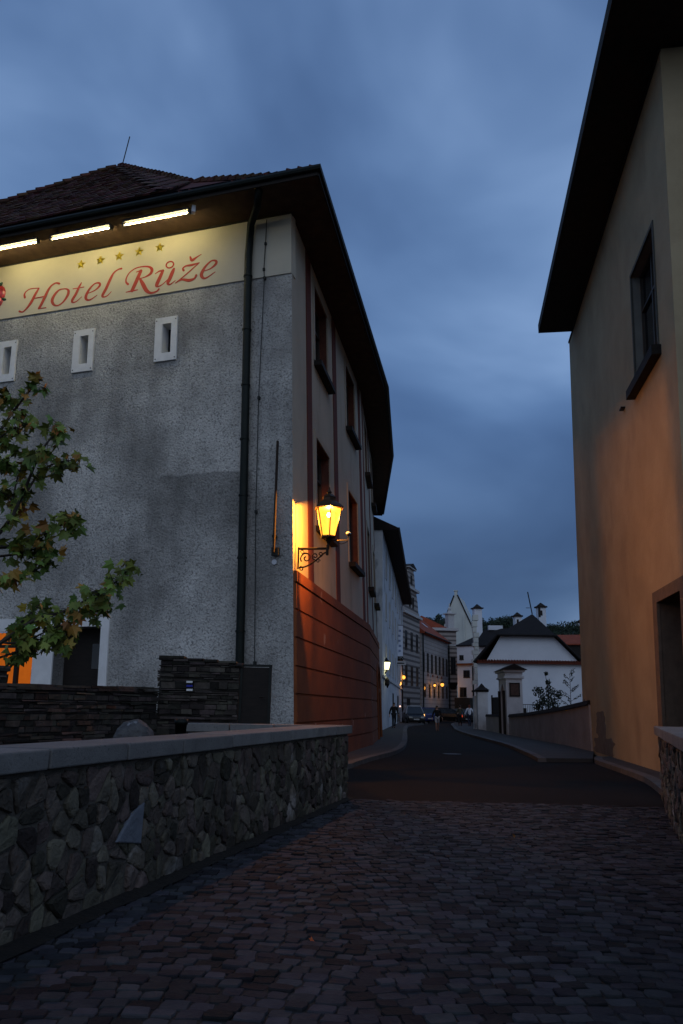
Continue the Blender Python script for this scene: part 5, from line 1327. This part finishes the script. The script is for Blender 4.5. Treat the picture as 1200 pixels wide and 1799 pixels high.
# ------------------------------------------------------------------ lamps down the street
lp = aty(679, 1166, 53); t = wall_lantern('street_lantern', 'pale greenish-white lit lantern on a dark bracket at the near corner of the white house', Vector((lp.x - .35, 53, lp.z - .1)), Vector((1, -.1, 0)).normalized(), .35, 1.15, col=(1, .93, .45), e=26, glow=4.0, kind='hex')
mb = MB()
for k in range(3): mb.lathe((lp.x - .25 + k * .16, 53.0, lp.z - 1.25 + .12 * (k % 2)), [(.02, -.35), (.14, -.1), (.12, .2), (.02, .35)], 6)
mb.tube([(lp.x - .4, 53, lp.z - 1.0), (lp.x + .05, 53, lp.z - .45)], .05, 5)
mb.build('scroll_ornament', M_iron, t)
lp = aty(709, 1190, 84); t = thing('post_lamp', 'round orange globe lamp on a tall dark post in front of the striped gable', 'street lamp', (lp.x, 84, .1))
mb = MB(); mb.tube([(lp.x - .18, 84, .1), (lp.x - .18, 84, aty(706, 1162, 84).z)], [.16, .12], 8); mb.build('post', M_iron, t)
mb = MB(); mb.lathe(lp, [(.0, -.2), (.15, -.15), (.2, 0), (.15, .15), (.0, .2)], 12, caps=False); mb.build('globe', emat('globe_glow', (1, .40, .06), 2.4), t, smooth=True)
l = bpy.data.lights.new('globe_light', 'POINT'); l.energy = 45; l.color = (1, .42, .07); l.shadow_soft_size = .25; o = bpy.data.objects.new('globe_light', l); COL.objects.link(o); o.location = lp + Vector((.1, -.5, 0)); par(o, t)
for x, y, lab in ((695.5, 1199, 'left, nearer bulb of the small orange lamp pair beside the white house door'), (702, 1201, 'right bulb of the small orange lamp pair beside the white house door')):
    lp = aty(x, y, 80); wall_lantern('shop_lamp', lab, Vector((lp.x - .35, 80, lp.z)), Vector((1, -.2, 0)).normalized(), .35, 1.0, e=16, col=(1, .45, .09), glow=2.4)
for x, y, lab in ((694, 1224, 'small pinkish lit bulb low on the white house'), (703, 1241, 'small pinkish lit bulb on a thin stick near the pavement')):
    lp = aty(x, y, 78); t = thing('small_lamp', lab, 'lamp', (lp.x, 78, 0))
    mb = MB(); mb.tube([(lp.x, 78, .1), tuple(lp)], .03, 5); mb.build('stick', M_iron, t)
    mb = MB(); mb.lathe(lp, [(.0, -.1), (.09, 0), (.0, .1)], 8, caps=False); mb.build('bulb', emat('pink_bulb', (1, .55, .45), 2.5), t)

# ------------------------------------------------------------------ cars
M_tyre = mat('tyre', (.012, .012, .012), rough=.9); M_chrome = mat('rim_metal', (.3, .3, .32), rough=.35, metallic=.8)
M_cg = mat('car_glass', (.02, .025, .03), rough=.05, spec=.8); M_plate = mat('number_plate', (.5, .5, .48), rough=.6)
M_head = mat('lamp_glass', (.35, .35, .33), rough=.1); M_tailoff = mat('tail_glass', (.15, .01, .01), rough=.2)
M_tailon = emat('tail_lit', (1, .09, .03), 2.0); M_amber = emat('amber_lit', (1, .5, .15), 2.2)
def car(label, pos, yaw, paint, pillar=None, tall=1.0, Lc=4.2, W=1.72, lit=None, front=True):
    t = thing('parked_car', label, 'car', pos, 'cars at the far end of the street'); Mx = Matrix.Translation(Vector(pos)) @ Matrix.Rotation(R(yaw), 4, 'Z')
    X = lambda x, y, z: Mx @ Vector((x, y, z))
    H = 1.48 * tall
    # cross sections front (-y) to back (+y): (y, half width, z bottom, z top)
    secs = [(-Lc / 2, .62, .35, .62), (-Lc / 2 + .12, .80, .22, .78), (-Lc / 2 + 1.0, .85, .2, .95), (-Lc / 2 + 1.15, .86, .2, 1.0), (Lc / 2 - .5, .86, .2, 1.02), (Lc / 2 - .1, .82, .24, .98), (Lc / 2, .72, .34, .85)]
    mb = MB(); ring = []; vs = []
    for (y, hw_, zb_, zt_) in secs:
        k = W / 1.72
        for (sx, z) in ((-.93, zb_), (-1, (zb_ + zt_) / 2), (-.96, zt_ - .05), (-.86, zt_), (.86, zt_), (.96, zt_ - .05), (1, (zb_ + zt_) / 2), (.93, zb_)): vs.append(X(sx * hw_ * k, y, z))
    fs = [(i * 8 + j, i * 8 + (j + 1) % 8, (i + 1) * 8 + (j + 1) % 8, (i + 1) * 8 + j) for i in range(len(secs) - 1) for j in range(8)] + [tuple(range(8))[::-1], tuple(range((len(secs) - 1) * 8, len(secs) * 8))]
    mb.add(vs, fs); mb.build('body', paint, t, smooth=False, bevel=.03)
    y0, y1, y2, y3 = -Lc / 2 + .98, -Lc / 2 + 1.55, Lc / 2 - .85, Lc / 2 - .3; k = W / 1.72
    cb = MB(); lo = [X(-.8 * k, y0, .97), X(.8 * k, y0, .97), X(.8 * k, y3, 1.0), X(-.8 * k, y3, 1.0)]; hi = [X(-.62 * k, y1, H - .06), X(.62 * k, y1, H - .06), X(.62 * k, y2, H - .06), X(-.62 * k, y2, H - .06)]
    cb.hexa(lo, hi); cb.build('cabin_glass', M_cg, t)
    rf_ = MB(); rf_.hexa([p for p in hi], [X(-.58 * k, y1 + .08, H), X(.58 * k, y1 + .08, H), X(.58 * k, y2 - .08, H), X(-.58 * k, y2 - .08, H)])
    for a, b in zip(lo, hi): rf_.tube([a, b], .045, 5)
    rf_.tube([hi[0], hi[1]], .045, 5); rf_.tube([hi[2], hi[3]], .045, 5)
    rf_.build('roof', pillar or paint, t)
    for sx in (-1, 1):
        for yy_ in (-Lc / 2 + .8, Lc / 2 - .75):
            wmb = MB(); c0, c1 = X(sx * (W / 2 - .2), yy_, .31), X(sx * (W / 2 - .0), yy_, .31); wmb.tube([c0, c1], .31, 14); wo_ = wmb.build('wheel', M_tyre, t)
            rm = MB(); rm.tube([X(sx * (W / 2 - .02), yy_, .31), X(sx * (W / 2 + .01), yy_, .31)], .18, 10); rm.build('rim', M_chrome, wo_)
        hl = MB(); c = X(sx * .56 * k, -Lc / 2 - .0, .68); hl.hexa([X(sx * .38 * k, -Lc / 2 + .03, .58), X(sx * .68 * k, -Lc / 2 + .1, .58), X(sx * .68 * k, -Lc / 2 - .0, .58), X(sx * .38 * k, -Lc / 2 - .03, .58)], [X(sx * .38 * k, -Lc / 2 + .08, .72), X(sx * .70 * k, -Lc / 2 + .12, .74), X(sx * .70 * k, -Lc / 2 + .02, .74), X(sx * .38 * k, -Lc / 2 - .0, .72)]); hl.build('headlight', M_head, t)
        tl_ = MB(); tl_.hexa([X(sx * .60 * k, Lc / 2 - .06, .65), X(sx * .78 * k, Lc / 2 - .12, .65), X(sx * .78 * k, Lc / 2 - .0, .65), X(sx * .60 * k, Lc / 2 + .03, .65)], [X(sx * .60 * k, Lc / 2 - .08, .9), X(sx * .78 * k, Lc / 2 - .14, .9), X(sx * .78 * k, Lc / 2 - .04, .9), X(sx * .60 * k, Lc / 2 + .0, .9)]); tl_.build('taillight', lit or M_tailoff, t)
        mr_ = MB(); c = X(sx * (W / 2 + .08), y0 + .35, 1.02); mr_.lathe(c, [(.02, -.07), (.09, 0), (.02, .08)], 6); mr_.build('mirror', paint, t)
    for yy_, s_ in ((-Lc / 2 - .02, -1), (Lc / 2 + .02, 1)):
        pm_ = MB(); pm_.hexa([X(-.26, yy_ - .015, .42), X(.26, yy_ - .015, .42), X(.26, yy_ + .015, .42), X(-.26, yy_ + .015, .42)], [X(-.26, yy_ - .015, .53), X(.26, yy_ - .015, .53), X(.26, yy_ + .015, .53), X(-.26, yy_ + .015, .53)]); pm_.build('number_plate', M_plate, t)
    return t
M_pbk = mat('black_paint', (.015, .016, .018), rough=.25, spec=.6); M_psil = mat('silver_paint', (.35, .36, .38), rough=.4, metallic=.2); M_pblue = mat('blue_paint_car', (.015, .03, .16), rough=.25, spec=.6)
car('dark car with pale roof pillars parked nearest, in front of the striped house', (7.25, 77, 0), 3, M_pbk, M_psil, tall=1.16, W=1.8)
car('blue car with a glowing amber lamp behind the dark nearest car', (9.1, 84, 0), 190, M_pblue, lit=M_amber, tall=1.05)
car('dark car parked against the foot of the long striped building', (12.9, 92, 0), 70, M_pbk)
car('dark car with pale roof and pillars parked below the corner tower', (15.6, 101, 0), 60, M_pbk, M_psil)
car('dark car with lit red tail lamps behind the two walking people', (13.4, 84, 0), 178, M_pbk, lit=M_tailon)

# ------------------------------------------------------------------ people
M_skin = mat('skin', (.35, .19, .13), (.32, .17, .12), rough=.6)
def skinmesh(name, pts, edges, rad, mt_, parent, lvl=2, root=0):
    me = bpy.data.meshes.new(name); me.from_pydata([tuple(p) for p in pts], edges, []); me.materials.append(mt_)
    o = bpy.data.objects.new(name, me); COL.objects.link(o)
    md = o.modifiers.new('skin', 'SKIN'); md.use_smooth_shade = True
    sv = me.skin_vertices[0].data if me.skin_vertices else None
    if sv is None:
        bm = bmesh.new(); bm.from_mesh(me); bm.verts.layers.skin.verify(); bm.to_mesh(me); bm.free(); sv = me.skin_vertices[0].data
    for i, r_ in enumerate(rad): sv[i].radius = r_ if isinstance(r_, tuple) else (r_, r_); sv[i].use_root = (i == root)
    s2 = o.modifiers.new('sub', 'SUBSURF'); s2.levels = lvl; s2.render_levels = lvl
    par(o, parent); return o
def person(label, pos, yaw, ht, top, legs, hair, stride=.0, armout=.1, shorts=False, shoe=None, back=False, jacket_len=.9):
    t = thing('person', label, 'person', pos, 'people walking in the street')
    Mx = Matrix.Translation(Vector(pos)) @ Matrix.Rotation(R(yaw), 4, 'Z') @ Matrix.Scale(ht / 1.75, 4)
    X = lambda x, y, z: Mx @ Vector((x, y, z)); s = ht / 1.75
    # facing -y. joints
    J = dict(pel=(0, 0, .95), bel=(0, .01, 1.08), che=(0, .0, 1.30), nb=(0, .01, 1.45), nk=(0, 0, 1.53), hd=(0, -.01, 1.63), ht=(0, 0, 1.70),
             hl=(-.09, 0, .92), kl=(-.10, -.06 - stride * .5, .50), al=(-.10, -stride + .02, .08), tl=(-.11, -stride - .13, .035),
             hr=(.09, 0, .92), kr=(.10, -.05 + stride * .4, .50), ar=(.10, stride + .06, .09), tr=(.11, stride - .08, .035),
             sl=(-.19, 0, 1.42), el=(-.24 - armout * .5, .03 + stride * .3, 1.14), wl=(-.25 - armout, -.06 + stride * .6, .90),
             sr=(.19, 0, 1.42), er=(.24 + armout * .5, .03 - stride * .3, 1.14), wr=(.25 + armout, -.06 - stride * .6, .90))
    rad = dict(pel=.125, bel=.12, che=.14, nb=.08, nk=.052, hd=.085, ht=.06, hl=.085, kl=.055, al=.038, tl=.035, hr=.085, kr=.055, ar=.038, tr=.035, sl=.06, el=.042, wl=.028, sr=.06, er=.042, wr=.028)
    E_ = [('pel', 'bel'), ('bel', 'che'), ('che', 'nb'), ('nb', 'nk'), ('nk', 'hd'), ('hd', 'ht'), ('pel', 'hl'), ('hl', 'kl'), ('kl', 'al'), ('al', 'tl'), ('pel', 'hr'), ('hr', 'kr'), ('kr', 'ar'), ('ar', 'tr'), ('nb', 'sl'), ('sl', 'el'), ('el', 'wl'), ('nb', 'sr'), ('sr', 'er'), ('er', 'wr')]
    def chain(keys, edges, grow, name, mt_, over=None):
        idx = {k: i for i, k in enumerate(keys)}; over = over or {}
        skinmesh(name, [X(*over.get(k, J.get(k))) for k in keys], [(idx[a], idx[b]) for a, b in edges], [(rad.get(k, .05) + grow) * s for k in keys], mt_, t)
    # hands: palm, four fingers, thumb
    pts = [X(*J[k]) for k in J]; keys = list(J); ed = [(keys.index(a), keys.index(b)) for a, b in E_]; rr_ = [rad[k] * s for k in keys]
    for sd_, wk in ((-1, 'wl'), (1, 'wr')):
        w0 = Vector(J[wk]); pm_ = len(pts); pts.append(X(*(w0 + Vector((0, -.02, -.07))))); rr_.append(.028 * s); ed.append((keys.index(wk), pm_))
        for f in range(4):
            k1 = len(pts); fx = (f - 1.5) * .019; ln = (.07, .085, .08, .062)[f]
            pts.append(X(*(w0 + Vector((sd_ * .004, -.02 + fx, -.11))))); rr_.append(.0095 * s); ed.append((pm_, k1))
            pts.append(X(*(w0 + Vector((-sd_ * .012, -.025 + fx, -.10 - ln))))); rr_.append(.008 * s); ed.append((k1, k1 + 1))
        k1 = len(pts); pts.append(X(*(w0 + Vector((-sd_ * .01, -.06, -.07))))); rr_.append(.010 * s); ed.append((pm_, k1))
        pts.append(X(*(w0 + Vector((-sd_ * .02, -.075, -.11))))); rr_.append(.009 * s); ed.append((k1, k1 + 1))
    skinmesh('body', pts, ed, rr_, M_skin, t)
    tk = ['che', 'bel', 'pel', 'nb', 'sl', 'el', 'sr', 'er', 'w2', 'w3', 'hem']; J['w2'] = tuple(Vector(J['el']).lerp(Vector(J['wl']), .85)); J['w3'] = tuple(Vector(J['er']).lerp(Vector(J['wr']), .85)); J['hem'] = (0, 0, jacket_len - .02)
    rad['w2'] = rad['w3'] = .032; rad['hem'] = .13
    chain(tk, [('che', 'bel'), ('bel', 'pel'), ('pel', 'hem'), ('che', 'nb'), ('nb', 'sl'), ('sl', 'el'), ('el', 'w2'), ('nb', 'sr'), ('sr', 'er'), ('er', 'w3')], .022, 'jacket', top)
    if shorts:
        J['ql'] = tuple(Vector(J['hl']).lerp(Vector(J['kl']), .9)); J['qr'] = tuple(Vector(J['hr']).lerp(Vector(J['kr']), .9)); rad['ql'] = rad['qr'] = .068
        chain(['pel', 'hl', 'ql', 'hr', 'qr'], [('pel', 'hl'), ('hl', 'ql'), ('pel', 'hr'), ('hr', 'qr')], .02, 'shorts', legs)
    else:
        chain(['pel', 'hl', 'kl', 'al', 'hr', 'kr', 'ar'], [('pel', 'hl'), ('hl', 'kl'), ('kl', 'al'), ('pel', 'hr'), ('hr', 'kr'), ('kr', 'ar')], .018, 'trousers', legs)
    for a, b in (('al', 'tl'), ('ar', 'tr')):
        ja, jb = Vector(J[a]), Vector(J[b]); ja.z = .055; jb.z = .05
        skinmesh('shoe', [X(*(ja + Vector((0, .04, 0)))), X(*ja), X(*jb)], [(0, 1), (1, 2)], [.045 * s, .05 * s, .042 * s], shoe or M_dark, t, 1)
    bm = bmesh.new(); bmesh.ops.create_uvsphere(bm, u_segments=14, v_segments=10, radius=.108)
    for v in list(bm.verts):
        if v.co.z < -.02 and v.co.y < .03: bm.verts.remove(v)
    for v in bm.verts: v.co = X(*(Vector((v.co.x * .9, v.co.y + .012, v.co.z * 1.12 + 1.655))))
    me = bpy.data.meshes.new('hair'); bm.to_mesh(me); bm.free(); me.materials.append(hair); o = bpy.data.objects.new('hair', me); COL.objects.link(o); par(o, t)
    # face: nose, eyes, mouth, ears
    mb = MB(); mb.lathe(X(0, -.10, 1.615), [(.018 * s, -.02 * s), (.006 * s, .035 * s)], 5); mb.build('nose', M_skin, t)
    mb = MB()
    for sx in (-1, 1): mb.lathe(X(sx * .032, -.093, 1.65), [(.002, -.008 * s), (.011 * s, 0), (.002, .008 * s)], 6)
    mb.build('eyes', M_dark, t)
    mb = MB(); mb.lathe(X(0, -.092, 1.572), [(.002, -.005), (.022 * s, 0), (.002, .005)], 6); mb.build('mouth', M_strip, t)
    mb = MB()
    for sx in (-1, 1): mb.lathe(X(sx * .092, .0, 1.63), [(.004, -.03 * s), (.014 * s, 0), (.004, .03 * s)], 6)
    mb.build('ears', M_skin, t)
M_cblk = mat('black_cloth', (.012, .012, .014), rough=.95); M_cwht = mat('white_cloth', (.65, .68, .75), rough=.95); M_colv = mat('olive_cloth', (.075, .07, .05), rough=.95)
M_cnvy = mat('navy_cloth', (.02, .025, .045), rough=.95); M_hair = mat('brown_hair', (.03, .018, .01), rough=.7); M_hred = mat('auburn_hair', (.16, .03, .012), rough=.7); M_cshort = mat('pale_shorts', (.35, .35, .38), rough=.95)
person('person in dark coat standing on the left pavement beside the white house', (3.95, 56.5, .112), 20, 1.72, M_cblk, M_cblk, M_hair, .05, jacket_len=.75)
person('person in dark top and pale shorts walking in the middle of the road', (6.75, 54.5, .0), 5, 1.66, M_cblk, M_cshort, M_hair, .16, shorts=True)
person('person in olive jacket walking on the right pavement, left of the one in white', (10.15, 66.5, .112), 170, 1.68, M_colv, M_cblk, M_hair, .12)
person('person in bright white shirt and dark trousers seen from behind on the right pavement', (10.85, 66, .112), 185, 1.7, M_cwht, M_cnvy, M_hred, .12, armout=.16)
